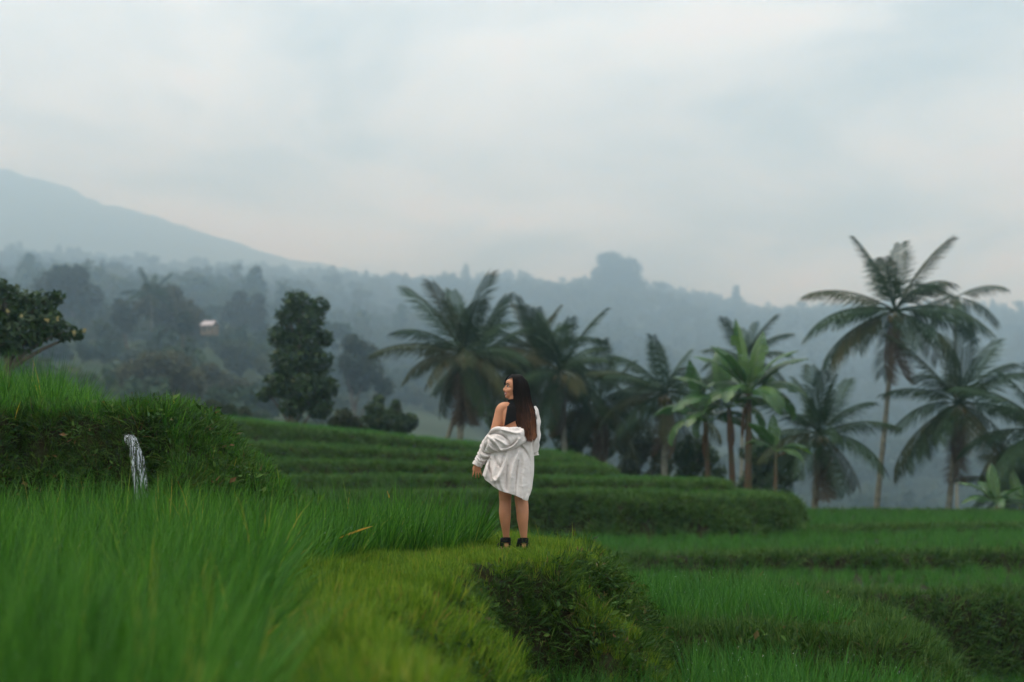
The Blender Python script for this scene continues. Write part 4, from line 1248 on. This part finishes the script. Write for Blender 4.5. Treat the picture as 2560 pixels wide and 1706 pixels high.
# legs
LL = [(-0.125, 0.01, 0.86, 0.085, 0.095), (-0.138, 0.02, 0.72, 0.082, 0.085), (-0.150, 0.035, 0.60, 0.071, 0.073), (-0.157, 0.045, 0.52, 0.061, 0.063), (-0.157, 0.05, 0.47, 0.056, 0.058), (-0.158, 0.045, 0.42, 0.056, 0.058),
      (-0.160, 0.04, 0.36, 0.057, 0.060), (-0.158, 0.045, 0.29, 0.051, 0.054), (-0.153, 0.06, 0.20, 0.038, 0.040), (-0.148, 0.075, 0.13, 0.030, 0.033), (-0.147, 0.08, 0.09, 0.031, 0.034), (-0.147, 0.08, 0.05, 0.031, 0.036)]
LR = [(0.005, 0.0, 0.86, 0.085, 0.095), (-0.003, 0.0, 0.72, 0.084, 0.085), (-0.006, 0.0, 0.60, 0.074, 0.075), (-0.006, 0.0, 0.52, 0.067, 0.066), (-0.006, 0.0, 0.47, 0.062, 0.060), (0.000, -0.005, 0.42, 0.061, 0.061),
      (0.004, -0.01, 0.36, 0.058, 0.062), (0.006, -0.008, 0.29, 0.053, 0.055), (0.012, 0.0, 0.20, 0.040, 0.042), (0.017, 0.01, 0.13, 0.031, 0.034), (0.018, 0.012, 0.09, 0.031, 0.035), (0.018, 0.012, 0.05, 0.032, 0.037)]
parts.append(loft(LL, 24, 4)); parts.append(loft(LR, 24, 4))
# feet (heel to toes, pointing away)
for (hx, hy, dxx) in ((-0.147, 0.065, -0.05), (0.018, 0.0, 0.01)):
    parts.append(loft([(hx, hy - 0.035, 0.052, 0.020, 0.018), (hx, hy - 0.012, 0.052, 0.030, 0.026), (hx + dxx * 0.3, hy + 0.06, 0.058, 0.033, 0.032), (hx + dxx * 0.7, hy + 0.13, 0.048, 0.040, 0.022), (hx + dxx, hy + 0.19, 0.042, 0.036, 0.014)], 18, 4, ref=(0, 0, 1)))
    for t_ in range(5):
        tx = hx + dxx + (t_ - 2) * 0.0145
        parts.append(loft([(tx, hy + 0.17, 0.042, 0.009, 0.009), (tx, hy + 0.195, 0.043, 0.0085, 0.0085), (tx, hy + 0.215 - abs(t_ - 2) * 0.004, 0.039, 0.006, 0.006)], 8, 2, ref=(0, 0, 1)))
# head
parts.append(ellipsoid(hp(-0.012, 0, 0.022), (0.096, 0.076, 0.092), HM))
parts.append(ellipsoid(hp(0.030, 0, -0.030), (0.058, 0.058, 0.072), HM))
parts.append(ellipsoid(hp(0.045, 0, -0.062), (0.042, 0.046, 0.038), HM))
parts.append(ellipsoid(hp(0.070, 0, -0.088), (0.020, 0.022, 0.018), HM))
for sd in (-1, 1):
    parts.append(ellipsoid(hp(0.052, sd * 0.034, -0.030), (0.030, 0.024, 0.026), HM))
    parts.append(ellipsoid(hp(-0.008, sd * 0.074, -0.012), (0.016, 0.008, 0.028), HM))
    parts.append(ellipsoid(hp(0.092, sd * 0.011, -0.034), (0.010, 0.009, 0.008), HM))
parts.append(ellipsoid(hp(0.060, 0, 0.045), (0.030, 0.050, 0.030), HM))
na = [hp(0.082, 0, 0.012), hp(0.092, 0, -0.008), hp(0.103, 0, -0.026), hp(0.096, 0, -0.037)]
parts.append(loft([(*na[0], 0.009, 0.009), (*na[1], 0.010, 0.010), (*na[2], 0.012, 0.011), (*na[3], 0.010, 0.008)], 12, 4))
parts.append(ellipsoid(hp(0.081, 0, -0.050), (0.012, 0.022, 0.010), HM))
v, f = join(parts)
tmp = bpy.data.objects.new('tmp_body', mesh_data('body', v, f, [SKIN], True))
COL.objects.link(tmp)
rm = tmp.modifiers.new('r', 'REMESH'); rm.mode = 'VOXEL'; rm.voxel_size = 0.0048; rm.use_smooth_shade = True
sm = tmp.modifiers.new('s', 'SMOOTH'); sm.factor = 0.5; sm.iterations = 4
bpy.context.view_layer.update()
dg = bpy.context.evaluated_depsgraph_get()
bme = bpy.data.meshes.new_from_object(tmp.evaluated_get(dg))
bme.name = 'body'
COL.objects.unlink(tmp); bpy.data.objects.remove(tmp)
bme.materials.clear(); bme.materials.append(SKIN)
bme.polygons.foreach_set('use_smooth', np.ones(len(bme.polygons), bool))
body = link('body', bme, person)

# face details
EYEW = simple('eye_white', (0.7, 0.66, 0.62), 0.2, 0.5)
DARK = simple('dark_brown', (0.010, 0.006, 0.004), 0.4, 0.4)
LIPM = simple('lip', (0.36, 0.075, 0.065), 0.35, 0.4)
TEETH = simple('teeth', (0.78, 0.74, 0.68), 0.3, 0.5)
for sd in (-1, 1):
    v, f = ellipsoid(hp(0.070, sd * 0.032, 0.006), (0.010, 0.0135, 0.0052), HM, 12); e_o = link('eye', mesh_data('eye', v, f, [EYEW], True), person)
    v, f = ellipsoid(hp(0.0775, sd * 0.034, 0.006), (0.0065, 0.0078, 0.0058), HM, 10); link('iris', mesh_data('iris', v, f, [DARK], True), e_o)
    a_, b_, c_, d_ = hp(0.080, sd * 0.012, 0.024), hp(0.084, sd * 0.026, 0.031), hp(0.074, sd * 0.043, 0.029), hp(0.060, sd * 0.056, 0.021)
    v, f = loft([(*a_, 0.003, 0.003), (*b_, 0.0045, 0.0045), (*c_, 0.004, 0.004), (*d_, 0.0015, 0.0015)], 8, 4); link('eyebrow', mesh_data('eyebrow', v, f, [DARK], True), person)
    a_, b_, c_ = hp(0.079, sd * 0.018, 0.011), hp(0.080, sd * 0.032, 0.0145), hp(0.068, sd * 0.047, 0.009)
    v, f = loft([(*a_, 0.002, 0.002), (*b_, 0.0026, 0.0026), (*c_, 0.0022, 0.0022)], 6, 4); link('eyelash', mesh_data('eyelash', v, f, [DARK], True), e_o)
up_ = [hp(0.074, 0.030, -0.049), hp(0.090, 0.014, -0.0525), hp(0.0945, 0, -0.0515), hp(0.090, -0.014, -0.0525), hp(0.074, -0.030, -0.049)]
lo_ = [hp(0.074, 0.030, -0.050), hp(0.088, 0.015, -0.066), hp(0.0925, 0, -0.0695), hp(0.088, -0.015, -0.066), hp(0.074, -0.030, -0.050)]
te_ = [hp(0.076, 0.025, -0.053), hp(0.0865, 0.012, -0.0595), hp(0.0895, 0, -0.0605), hp(0.0865, -0.012, -0.0595), hp(0.076, -0.025, -0.053)]
v, f = join([loft([(*p, r_, r_) for p, r_ in zip(up_, (0.002, 0.0044, 0.0045, 0.0044, 0.002))], 8, 4), loft([(*p, r_, r_) for p, r_ in zip(lo_, (0.002, 0.0048, 0.0055, 0.0048, 0.002))], 8, 4)])
link('lips', mesh_data('lips', v, f, [LIPM], True), person)
v, f = loft([(*p, r_, r_) for p, r_ in zip(te_, (0.002, 0.0052, 0.0058, 0.0052, 0.002))], 8, 4)
link('teeth', mesh_data('teeth', v, f, [TEETH], True), person)

# black crop top: shell over the chest with open lower back
v, f = loft([(x, y, z, a * 1.045 + 0.003, b * 1.045 + 0.004) for (x, y, z, a, b) in TORSO], 72, 10, False)
bm = bmesh.new()
bv = [bm.verts.new(q) for q in v]
for g in f: bm.faces.new([bv[k] for k in g])
for co, no in (((-0.165, 0, 1.168), (0.50, 0, -1.0)), ((-0.132, 0, 1.39), (-1.0, 0, 0.15)), ((0.03, 0, 1.39), (1.0, 0, 0.15)), ((0, 0, 1.388), (0, 0, 1))):
    bmesh.ops.bisect_plane(bm, geom=bm.verts[:] + bm.edges[:] + bm.faces[:], plane_co=co, plane_no=Vector(no).normalized(), clear_outer=True)
bm.verts.index_update()
v = [np.array(q.co) for q in bm.verts]; F2 = [[q.index for q in g.verts] for g in bm.faces]; bm.free()
v2, f2 = loft([(-0.068, 0.01, 1.365, 0.066, 0.062), (-0.075, 0.009, 1.395, 0.055, 0.055), (-0.079, 0.010, 1.425, 0.052, 0.053)], 24, 4, False)
v, f = join([(v, F2), (v2, f2)])
o = link('crop_top', mesh_data('crop_top', v, f, [BLACK], True), person)
so = o.modifiers.new('cloth', 'SOLIDIFY'); so.thickness = 0.004; so.offset = 1

# ---------------------------------------------------------------- shirt
m, n_, l_ = new_mat('white_linen')
o_ = n_('ShaderNodeOutputMaterial'); pb = n_('ShaderNodeBsdfPrincipled')
pb.inputs['Base Color'].default_value = (0.84, 0.745, 0.70, 1); pb.inputs['Roughness'].default_value = 0.85; pb.inputs['Specular IOR Level'].default_value = 0.15
tcn = n_('ShaderNodeTexCoord'); ns = n_('ShaderNodeTexNoise'); ns.inputs['Scale'].default_value = 26; ns.inputs['Detail'].default_value = 5
mpn = n_('ShaderNodeMapping'); mpn.inputs['Scale'].default_value = (1, 1, 1.8)
l_(tcn.outputs['Object'], mpn.inputs[0]); l_(mpn.outputs[0], ns.inputs['Vector'])
bn = n_('ShaderNodeBump'); bn.inputs['Strength'].default_value = 0.45; bn.inputs['Distance'].default_value = 0.012
l_(ns.outputs['Fac'], bn.inputs['Height']); l_(bn.outputs[0], pb.inputs['Normal'])
tr = n_('ShaderNodeBsdfTranslucent'); tr.inputs['Color'].default_value = (0.72, 0.64, 0.60, 1)
ms = n_('ShaderNodeMixShader'); ms.inputs[0].default_value = 0.12
l_(pb.outputs[0], ms.inputs[1]); l_(tr.outputs[0], ms.inputs[2]); l_(ms.outputs[0], o_.inputs['Surface'])
LINEN = m


def seg_dist(X, Zc, poly):
    d = np.full(X.shape, 1e9); prm = np.zeros(X.shape)
    for i in range(len(poly) - 1):
        a = np.array(poly[i]); b = np.array(poly[i + 1]); e_ = b - a
        t = np.clip(((X - a[0]) * e_[0] + (Zc - a[1]) * e_[1]) / (e_ @ e_ + 1e-12), 0, 1)
        q = np.hypot(X - a[0] - e_[0] * t, Zc - a[1] - e_[1] * t)
        prm = np.where(q < d, (i + t) / (len(poly) - 1), prm); d = np.minimum(d, q)
    return d, prm


def cr(poly, sub=5):
    K = np.array(poly, float); o2 = []
    for i in range(len(K) - 1):
        p0 = K[max(i - 1, 0)]; p1 = K[i]; p2 = K[i + 1]; p3 = K[min(i + 2, len(K) - 1)]
        for s in range(sub):
            t = s / sub
            o2.append(0.5 * (2 * p1 + (-p0 + p2) * t + (2 * p0 - 5 * p1 + 4 * p2 - p3) * t * t + (-p0 + 3 * p1 - 3 * p2 + p3) * t ** 3))
    o2.append(K[-1])
    return o2


def folds(V, lst):
    V = np.array(V, float)
    w = sstep(0.10, -0.05, V[:, 1])
    for pts, sig, amp in lst:
        d, prm = seg_dist(V[:, 0], V[:, 2], cr([D3(*p) for p in pts]))
        V[:, 1] -= w * 1.35 * amp * np.exp(-(d / sig) ** 2) * (0.35 + 0.65 * np.sin(np.pi * np.clip(prm, 0.08, 0.92)))
    return V


# body panel
nth, nv2 = 180, 130
th = np.linspace(0, 2 * math.pi, nth)
tdeg = np.degrees(th)
ztop = np.interp(tdeg, [0, 40, 90, 140, 180, 215, 250, 275, 300, 330, 360], [1.29, 1.28, 1.25, 1.16, 1.13, 1.11, 1.11, 1.13, 1.20, 1.27, 1.29])
zhem = np.interp(tdeg, [0, 45, 90, 135, 170, 185, 205, 222, 240, 262, 285, 305, 325, 345, 360], [0.58, 0.62, 0.66, 0.70, 0.712, 0.705, 0.672, 0.605, 0.566, 0.545, 0.515, 0.487, 0.474, 0.52, 0.58])
zk = [0.40, 0.47, 0.53, 0.60, 0.66, 0.71, 0.80, 0.90, 1.00, 1.12, 1.22, 1.30]
XLk = [-0.20, -0.22, -0.255, -0.315, -0.35, -0.373, -0.345, -0.305, -0.265, -0.215, -0.19, -0.17]
XRk = [0.045, 0.062, 0.078, 0.093, 0.101, 0.106, 0.110, 0.107, 0.106, 0.112, 0.118, 0.118]
RYk = [0.20, 0.20, 0.195, 0.19, 0.185, 0.18, 0.17, 0.158, 0.145, 0.135, 0.13, 0.12]
V = []; F = []
for j in range(nv2):
    g = j / (nv2 - 1)
    z = ztop + (zhem - ztop) * g
    xl = np.interp(z, zk, XLk); xr = np.interp(z, zk, XRk); ry = np.interp(z, zk, RYk)
    cx = (xl + xr) / 2; rx = (xr - xl) / 2
    c_, s_ = np.cos(th), np.sin(th)
    pl = g ** 1.3 * (0.010 * np.sin(th * 9 + 0.6) + 0.008 * np.sin(th * 15 + 2.0 + 2 * g) + 0.004 * np.sin(th * 23 + 1))
    x = cx + (rx + pl * 0.6) * np.sign(c_) * np.abs(c_) ** 0.92
    y = 0.0 + (ry + pl) * np.sign(s_) * np.abs(s_) ** 0.85
    x = x + 0.004 * vn(th * 5, z * 12, 3); y = y + 0.006 * vn(th * 7, z * 14, 4)
    V += list(np.stack([x, y, z], 1))
for j in range(nv2 - 1):
    for k in range(nth - 1):
        if 72 < tdeg[k] < 108: continue
        F.append([j * nth + k, j * nth + k + 1, (j + 1) * nth + k + 1, (j + 1) * nth + k])
Vb = folds(V, [
    ([(850, 560), (800, 760), (720, 960), (640, 1095), (570, 1080)], 0.017, 0.030),
    ([(790, 600), (745, 800), (700, 920), (660, 1000)], 0.010, -0.018),
    ([(1060, 560), (980, 760), (925, 1000), (905, 1360)], 0.020, 0.034),
    ([(1060, 720), (1020, 1000), (1003, 1390)], 0.008, -0.026),
    ([(850, 820), (838, 1050), (832, 1330)], 0.008, -0.018),
    ([(1060, 410), (1180, 500), (1260, 640), (1290, 780)], 0.012, -0.016),
    ([(1050, 370), (1170, 440), (1240, 540)], 0.010, 0.016),
    ([(1140, 560), (1190, 800), (1160, 1150), (1180, 1450)], 0.022, 0.018),
    ([(1270, 820), (1290, 1050), (1250, 1350)], 0.012, -0.012),
    ([(520, 700), (500, 850), (530, 980), (545, 1080)], 0.010, -0.030),
    ([(440, 760), (450, 900), (430, 1030)], 0.014, 0.022),
    ([(400, 760), (395, 900), (385, 1010)], 0.006, -0.012),
    ([(610, 640), (630, 740), (690, 840)], 0.010, -0.020),
    ([(690, 640), (700, 740), (720, 800)], 0.014, 0.016),
    ([(1330, 380), (1340, 600), (1350, 800)], 0.006, -0.012)])
sheets = [(Vb, F)]
# swag of cloth slipped off the left shoulder and the left sleeve
swag = [(0.045, -0.125, 1.125, 0.055, 0.030), (-0.005, -0.150, 1.085, 0.075, 0.042), (-0.075, -0.158, 1.065, 0.095, 0.052), (-0.150, -0.150, 1.050, 0.112, 0.066), (-0.215, -0.120, 1.035, 0.112, 0.078), (-0.265, -0.075, 1.010, 0.100, 0.084),
        (-0.300, -0.030, 0.975, 0.086, 0.078), (-0.335, 0.005, 0.925, 0.072, 0.066), (-0.368, 0.030, 0.880, 0.060, 0.054), (-0.395, 0.045, 0.845, 0.050, 0.043), (-0.416, 0.052, 0.812, 0.046, 0.038), (-0.422, 0.054, 0.800, 0.045, 0.037)]
v, f = loft(swag, 72, 14, False)
va = np.array(v)
ring = np.repeat(np.arange(len(va) // 72), 72) / (len(va) / 72)
ang = np.tile(np.arange(72) / 72 * 2 * math.pi, len(va) // 72)
K = np.array(swag)
ctr = np.stack([np.interp(ring, np.linspace(0, 1, len(K)), K[:, i]) for i in range(3)], 1)
rd = va - ctr; rn = np.linalg.norm(rd, axis=1)[:, None] + 1e-6
wr = sstep(0.35, 0.6, ring) * sstep(0.93, 0.80, ring)
wob = wr * (0.006 * np.sin(ring * 62 + 2.6 * np.sin(ang * 2 + 1)) * (0.4 + np.sin(ang + ring * 9) ** 2) + 0.004 * np.sin(ring * 104 + 3 * np.sin(ang + 2))) + (1 - wr) * 0.006 * np.sin(ang * 5 + ring * 22)
va = va + rd / rn * wob[:, None]
va = folds(va, [
    ([(470, 190), (560, 120), (680, 95), (820, 140), (980, 180), (1085, 180)], 0.011, 0.026),
    ([(520, 200), (640, 190), (760, 230), (840, 300), (885, 395)], 0.0085, -0.034),
    ([(470, 250), (560, 310), (640, 400), (690, 480), (730, 530)], 0.012, 0.024),
    ([(520, 340), (610, 420), (670, 500), (700, 560)], 0.008, -0.024),
    ([(700, 520), (850, 500), (980, 420), (1080, 300)], 0.012, 0.026),
    ([(790, 470), (920, 420), (1030, 320)], 0.008, -0.026),
    ([(560, 270), (700, 330), (800, 400), (860, 440)], 0.010, 0.016),
    ([(440, 330), (450, 400), (420, 470), (400, 540)], 0.008, -0.018),
    ([(480, 350), (500, 430), (560, 500), (640, 540)], 0.012, 0.020),
    ([(400, 560), (470, 590), (560, 570)], 0.007, -0.020),
    ([(380, 600), (440, 640), (540, 620)], 0.010, 0.016),
    ([(350, 660), (410, 690), (470, 680)], 0.006, -0.014)])
sheets.append((va, f))
# right sleeve, cuff rolled
v, f = loft([(0.072, 0.0, 1.325, 0.062, 0.060), (0.105, 0.0, 1.275, 0.058, 0.062), (0.112, 0.0, 1.20, 0.056, 0.062), (0.113, 0.005, 1.11, 0.057, 0.062), (0.108, 0.02, 1.02, 0.060, 0.066), (0.100, 0.045, 0.96, 0.056, 0.066), (0.098, 0.06, 0.925, 0.046, 0.055), (0.103, 0.065, 0.905, 0.052, 0.058), (0.104, 0.066, 0.897, 0.050, 0.056)], 48, 12, False)
va = np.array(v); rr_ = np.repeat(np.arange(len(va) // 48), 48) / (len(va) / 48); aa = np.tile(np.arange(48) / 48 * 6.283, len(va) // 48)
va[:, 0] += 0.005 * np.sin(rr_ * 34 + np.sin(aa) * 2) + 0.004 * np.sin(aa * 4 + rr_ * 8)
va[:, 1] += 0.006 * np.sin(aa * 5 + rr_ * 12)
sheets.append((va, f))
# collar roll hanging at the back
cl = [D3(470, 215), D3(560, 130), D3(680, 100), D3(830, 150), D3(980, 185), D3(1090, 190), D3(1150, 150)]
v, f = loft([(p[0], y_, p[1], q_, q_ * 0.7) for p, y_, q_ in zip(cl, (-0.12, -0.160, -0.185, -0.190, -0.180, -0.160, -0.13), (0.003, 0.014, 0.019, 0.020, 0.018, 0.014, 0.004))], 14, 6)
sheets.append((v, f))
v, f = join(sheets)
va = np.array(v, float)
for (ax_, az_, sd_, am_) in ((17, 12, 3, 0.0030), (26, -14, 5, 0.0018), (9, 30, 7, 0.0018)):   # fine creases
    rg = np.clip(1 - np.abs(2.6 * vn(va[:, 0] * ax_ + va[:, 2] * az_ + va[:, 1] * 8, va[:, 2] * 9 - va[:, 0] * 5, sd_)), 0, 1) ** 3
    va[:, 1] -= am_ * rg * np.where(va[:, 1] < 0.02, 1, -1); va[:, 0] += am_ * 0.5 * rg
v = list(va)
o = link('shirt', mesh_data('shirt', v, f, [LINEN], True), person)
so = o.modifiers.new('cloth', 'SOLIDIFY'); so.thickness = 0.0025; so.offset = 0

# ---------------------------------------------------------------- hair
m, n_, l_ = new_mat('hair')
o_ = n_('ShaderNodeOutputMaterial'); pb = n_('ShaderNodeBsdfPrincipled')
a_ = n_('ShaderNodeAttribute'); a_.attribute_name = 'tint'
rp = n_('ShaderNodeValToRGB'); el = rp.color_ramp.elements
el[0].position = 0.30; el[0].color = (0.006, 0.004, 0.0035, 1)
el[1].position = 1.0; el[1].color = (0.17, 0.066, 0.030, 1)
q = el.new(0.58); q.color = (0.040, 0.016, 0.009, 1)
l_(a_.outputs['Fac'], rp.inputs[0]); l_(rp.outputs[0], pb.inputs['Base Color'])
pb.inputs['Roughness'].default_value = 0.5; pb.inputs['Specular IOR Level'].default_value = 0.08
l_(pb.outputs[0], o_.inputs['Surface'])
HAIR = m
r = np.random.default_rng(8)
# cap over the skull
bm = bmesh.new(); bmesh.ops.create_uvsphere(bm, u_segments=40, v_segments=28, radius=1)
V = []; F = []; T = []
kp = {}
for w_ in bm.verts:
    q = w_.co
    sc_ = (0.108, 0.088, 0.104)
    V.append(hp(-0.012 + q.x * sc_[0], q.y * sc_[1], 0.024 + q.z * sc_[2])); T.append(0.1)
for g in bm.faces:
    c_ = g.calc_center_median()
    ff, ss, uu = c_.x, abs(c_.y), c_.z
    if ff > 0.30 and uu < 0.60 and not (ff < 0.42 and uu > 0.2 and ss > 0.55): continue
    F.append([w_.index for w_ in g.verts])
bm.free()
capn = len(V)
# long mass down the back: rows in the (X,Z) picture plane with depth
rowsH = [  # crop v, left u, right u, depth y
    (130, 486, 572, -0.060), (165, 478, 600, -0.080), (220, 484, 612, -0.095), (280, 492, 622, -0.105), (340, 500, 634, -0.120), (400, 504, 646, -0.135), (450, 510, 650, -0.148), (500, 520, 656, -0.158), (545, 534, 660, -0.168), (580, 542, 655, -0.176), (605, 556, 640, -0.182)]
RH = np.array(rowsH, float)


def hair_pt(t, s, lay):
    """t 0..1 down, s -1..1 across, lay 0 inner .. 1 outer"""
    vrow = np.interp(t, np.linspace(0, 1, len(RH)), RH[:, 0]); lu = np.interp(t, np.linspace(0, 1, len(RH)), RH[:, 1]); ru = np.interp(t, np.linspace(0, 1, len(RH)), RH[:, 2])
    yb = np.interp(t, np.linspace(0, 1, len(RH)), RH[:, 3])
    lu = lu + 7 * math.sin(t * 17 + 1) * t; ru = ru + 8 * math.sin(t * 14 + 0.5) * t
    yb = yb + 0.012 * math.sin(t * 15 + s * 3) * t
    X_, Z_ = C1((lu + ru) / 2 + s * (ru - lu) / 2, vrow)
    return np.array([X_, yb + 0.06 * s * s + (0.02 - 0.02 * lay) + 0.02 * (1 - t), Z_])


# backing sheet
i0 = len(V); ns_, nt_ = 22, 40
for j in range(nt_):
    for k in range(ns_):
        V.append(hair_pt(j / (nt_ - 1) * 0.93, k / (ns_ - 1) * 2 - 1, 0.0)); T.append(0.1 + 0.35 * (j / nt_) ** 1.5)
for j in range(nt_ - 1):
    for k in range(ns_ - 1):
        F.append([i0 + j * ns_ + k, i0 + j * ns_ + k + 1, i0 + (j + 1) * ns_ + k + 1, i0 + (j + 1) * ns_ + k])
# locks
for i in range(620):
    s0 = r.uniform(-1, 1); drift = r.normal(0.02, 0.24); t0 = r.uniform(0, 0.22) if r.uniform() < 0.8 else r.uniform(0.2, 0.5); t1 = min(1.06, r.uniform(0.78, 1.06))
    wv = r.uniform(0, 6.28); am = r.uniform(0.03, 0.16); wd = r.uniform(0.0018, 0.0062); lay = r.uniform(0.2, 1.9)
    warm = r.uniform(0, 1) * (0.5 + 0.5 * (s0 > 0.2)) + 0.25 * (s0 > 0.5)
    n = 15; i1 = len(V)
    for j in range(n):
        g = j / (n - 1); t = t0 + (t1 - t0) * g
        s = np.clip(s0 + drift * g + am * math.sin(wv + t * 9) * (0.3 + t), -1.08, 1.2)
        p = hair_pt(t, s, lay)
        if t > 1: p = p + np.array([0, 0, -(t - 1) * 0.5])
        w_ = wd * (0.3 + 0.7 * math.sin(math.pi * min(1, 0.15 + 0.85 * g)) ** 0.5) if j < n - 1 else 0.0003
        V += [p - np.array([w_, 0, 0]), p + np.array([0, -0.0016, 0]), p + np.array([w_, 0, 0])]
        tn = 0.12 + (0.42 + 0.72 * warm) * max(0, (t - 0.25) / 0.75) ** 0.6 + 0.06 * r.normal()
        T += [tn] * 3
    for j in range(n - 1):
        for k in range(2): F.append([i1 + j * 3 + k, i1 + j * 3 + k + 1, i1 + j * 3 + k + 4, i1 + j * 3 + k + 3])
# locks over the cap from the parting, and the front lock framing the face
for i in range(260):
    az = r.uniform(-1, 1); top_ = hp(0.045 - 0.08 * r.uniform(), az * 0.012, 0.126)
    # fall along the left side (towards the camera) or back
    sd = 1 if r.uniform() < 0.8 else -1
    fe = r.uniform(-0.105, 0.026)
    end = hp(fe, sd * 0.090 * math.sqrt(max(0.05, 1 - (fe / 0.115) ** 2)), -0.03 - 0.06 * r.uniform())
    midp = hp((fe + 0.01) * 0.85, sd * 0.078, 0.085)
    n = 12; i1 = len(V); wd = r.uniform(0.0018, 0.004)
    for j in range(n):
        g = j / (n - 1)
        p = (1 - g) ** 2 * top_ + 2 * g * (1 - g) * (midp * 1.0 + (midp - HC) * 0.35) + g * g * end
        V += [p - np.array([wd, 0, 0]), p + np.array([0, -0.0016, 0.0008]), p + np.array([wd, 0, 0])]
        T += [0.08 + 0.12 * r.uniform()] * 3
    for j in range(n - 1):
        for k in range(2): F.append([i1 + j * 3 + k, i1 + j * 3 + k + 1, i1 + j * 3 + k + 4, i1 + j * 3 + k + 3])
# far-side fringe seen above the forehead
for i in range(60):
    a0 = hp(0.03, -0.005 - 0.02 * r.uniform(), 0.120); b0 = hp(0.085 + 0.01 * r.uniform(), -0.02 - 0.02 * r.uniform(), 0.105 + 0.01 * r.uniform()); c0 = hp(0.074 + 0.022 * r.uniform(), -0.050 - 0.01 * r.uniform(), 0.045 - 0.03 * r.uniform())
    i1 = len(V); n = 9
    for j in range(n):
        g = j / (n - 1); p = (1 - g) ** 2 * a0 + 2 * g * (1 - g) * b0 + g * g * c0
        V += [p - np.array([0, 0, 0.0025]), p + np.array([-0.0015, 0, 0]), p + np.array([0, 0, 0.0025])]; T += [0.1] * 3
    for j in range(n - 1):
        for k in range(2): F.append([i1 + j * 3 + k, i1 + j * 3 + k + 1, i1 + j * 3 + k + 4, i1 + j * 3 + k + 3])
link('hair', mesh_data('hair', V, F, [HAIR], True, {'tint': T}), person)
# earring
v, f = ellipsoid(hp(0.012, 0.083, -0.045), (0.004, 0.004, 0.006), HM, 8)
link('earring', mesh_data('earring', v, f, [simple('silver', (0.8, 0.8, 0.8), 0.2, 0.5, Metallic=1.0)], True), person)

# ---------------------------------------------------------------- sandals
for (hx, hy, dxx, zb) in ((-0.147, 0.065, -0.05, 0.0), (0.018, 0.0, 0.01, 0.0)):
    sd_o = link('sandal', None, person)
    # sole: rounded outline extruded
    prof = [(-0.045, 0.012), (-0.038, 0.030), (-0.01, 0.036), (0.05, 0.036), (0.10, 0.043), (0.16, 0.046), (0.205, 0.036), (0.225, 0.012)]
    out_ = [(w_, y_) for y_, w_ in prof] + [(-w_, y_) for y_, w_ in prof[::-1]]
    V = []; F = []
    nO = len(out_)
    for lv, (zz_, sc_) in enumerate(((0.0, 0.97), (0.006, 1.02), (0.022, 1.03), (0.029, 1.0))):
        for (w_, y_) in out_:
            k_ = (y_ + 0.045) / 0.27
            V.append((hx + w_ * sc_ + dxx * max(0, k_ - 0.15), hy + y_ * sc_, zz_))
    for lv in range(3):
        for k in range(nO): F.append([lv * nO + k, lv * nO + (k + 1) % nO, (lv + 1) * nO + (k + 1) % nO, (lv + 1) * nO + k])
    F.append(list(range(nO))[::-1]); F.append([3 * nO + k for k in range(nO)])
    link('sole', mesh_data('sole', V, F, [SOLE], True), sd_o)
    # heel cup with an opening, ankle strap, forefoot strap
    v, f = loft([(hx, hy + 0.010, 0.068, 0.036, 0.052), (hx, hy + 0.014, 0.085, 0.037, 0.050), (hx, hy + 0.018, 0.105, 0.038, 0.049), (hx, hy + 0.020, 0.122, 0.036, 0.045)], 32, 5, False)
    v1, f1 = loft([(hx, hy + 0.006, 0.026, 0.036, 0.052), (hx, hy + 0.008, 0.040, 0.036, 0.052), (hx, hy + 0.010, 0.070, 0.036, 0.052)], 32, 5, False)
    va = np.array(v1); f1 = [g for g in f1 if abs(va[g].mean(0)[0] - hx) > 0.021 or va[g].mean(0)[1] > hy]
    v2, f2 = loft([(hx + dxx * 0.55, hy + 0.11, 0.046, 0.046, 0.032), (hx + dxx * 0.7, hy + 0.135, 0.044, 0.047, 0.030), (hx + dxx * 0.8, hy + 0.16, 0.042, 0.046, 0.027)], 28, 4, False, (0, 0, 1))
    bw, bf = boxv(hx - 0.062, hx - 0.034, hy + 0.0, hy + 0.05, 0.045, 0.105)
    bw = [(x + 0.012 * (z - 0.07) / 0.05, y, z + 0.01 * (y - hy) / 0.05) for x, y, z in bw]
    v, f = join([(v, f), (va, f1), (v2, f2), (bw, bf)])
    st = link('strap', mesh_data('strap', v, f, [BLACK], True), sd_o)
    so = st.modifiers.new('cloth', 'SOLIDIFY'); so.thickness = 0.005; so.offset = 1

# ================================================================== haze
m, n_, l_ = new_mat('haze_air')
o_ = n_('ShaderNodeOutputMaterial'); pv = n_('ShaderNodeVolumePrincipled')
pv.inputs['Color'].default_value = (0.60, 0.81, 1.0, 1)
pv.inputs['Absorption Color'].default_value = (1, 1, 1, 1)
pv.inputs['Density'].default_value = HAZE_D
pv.inputs['Anisotropy'].default_value = 0.8
l_(pv.outputs[0], o_.inputs['Volume'])
v, f = boxv(-6000, 6000, -60, 3300, -92, 650)
o = link('haze', mesh_data('haze', v, f, [m])); o['kind'] = 'stuff'; o['label'] = 'thin bluish morning haze filling the valley'
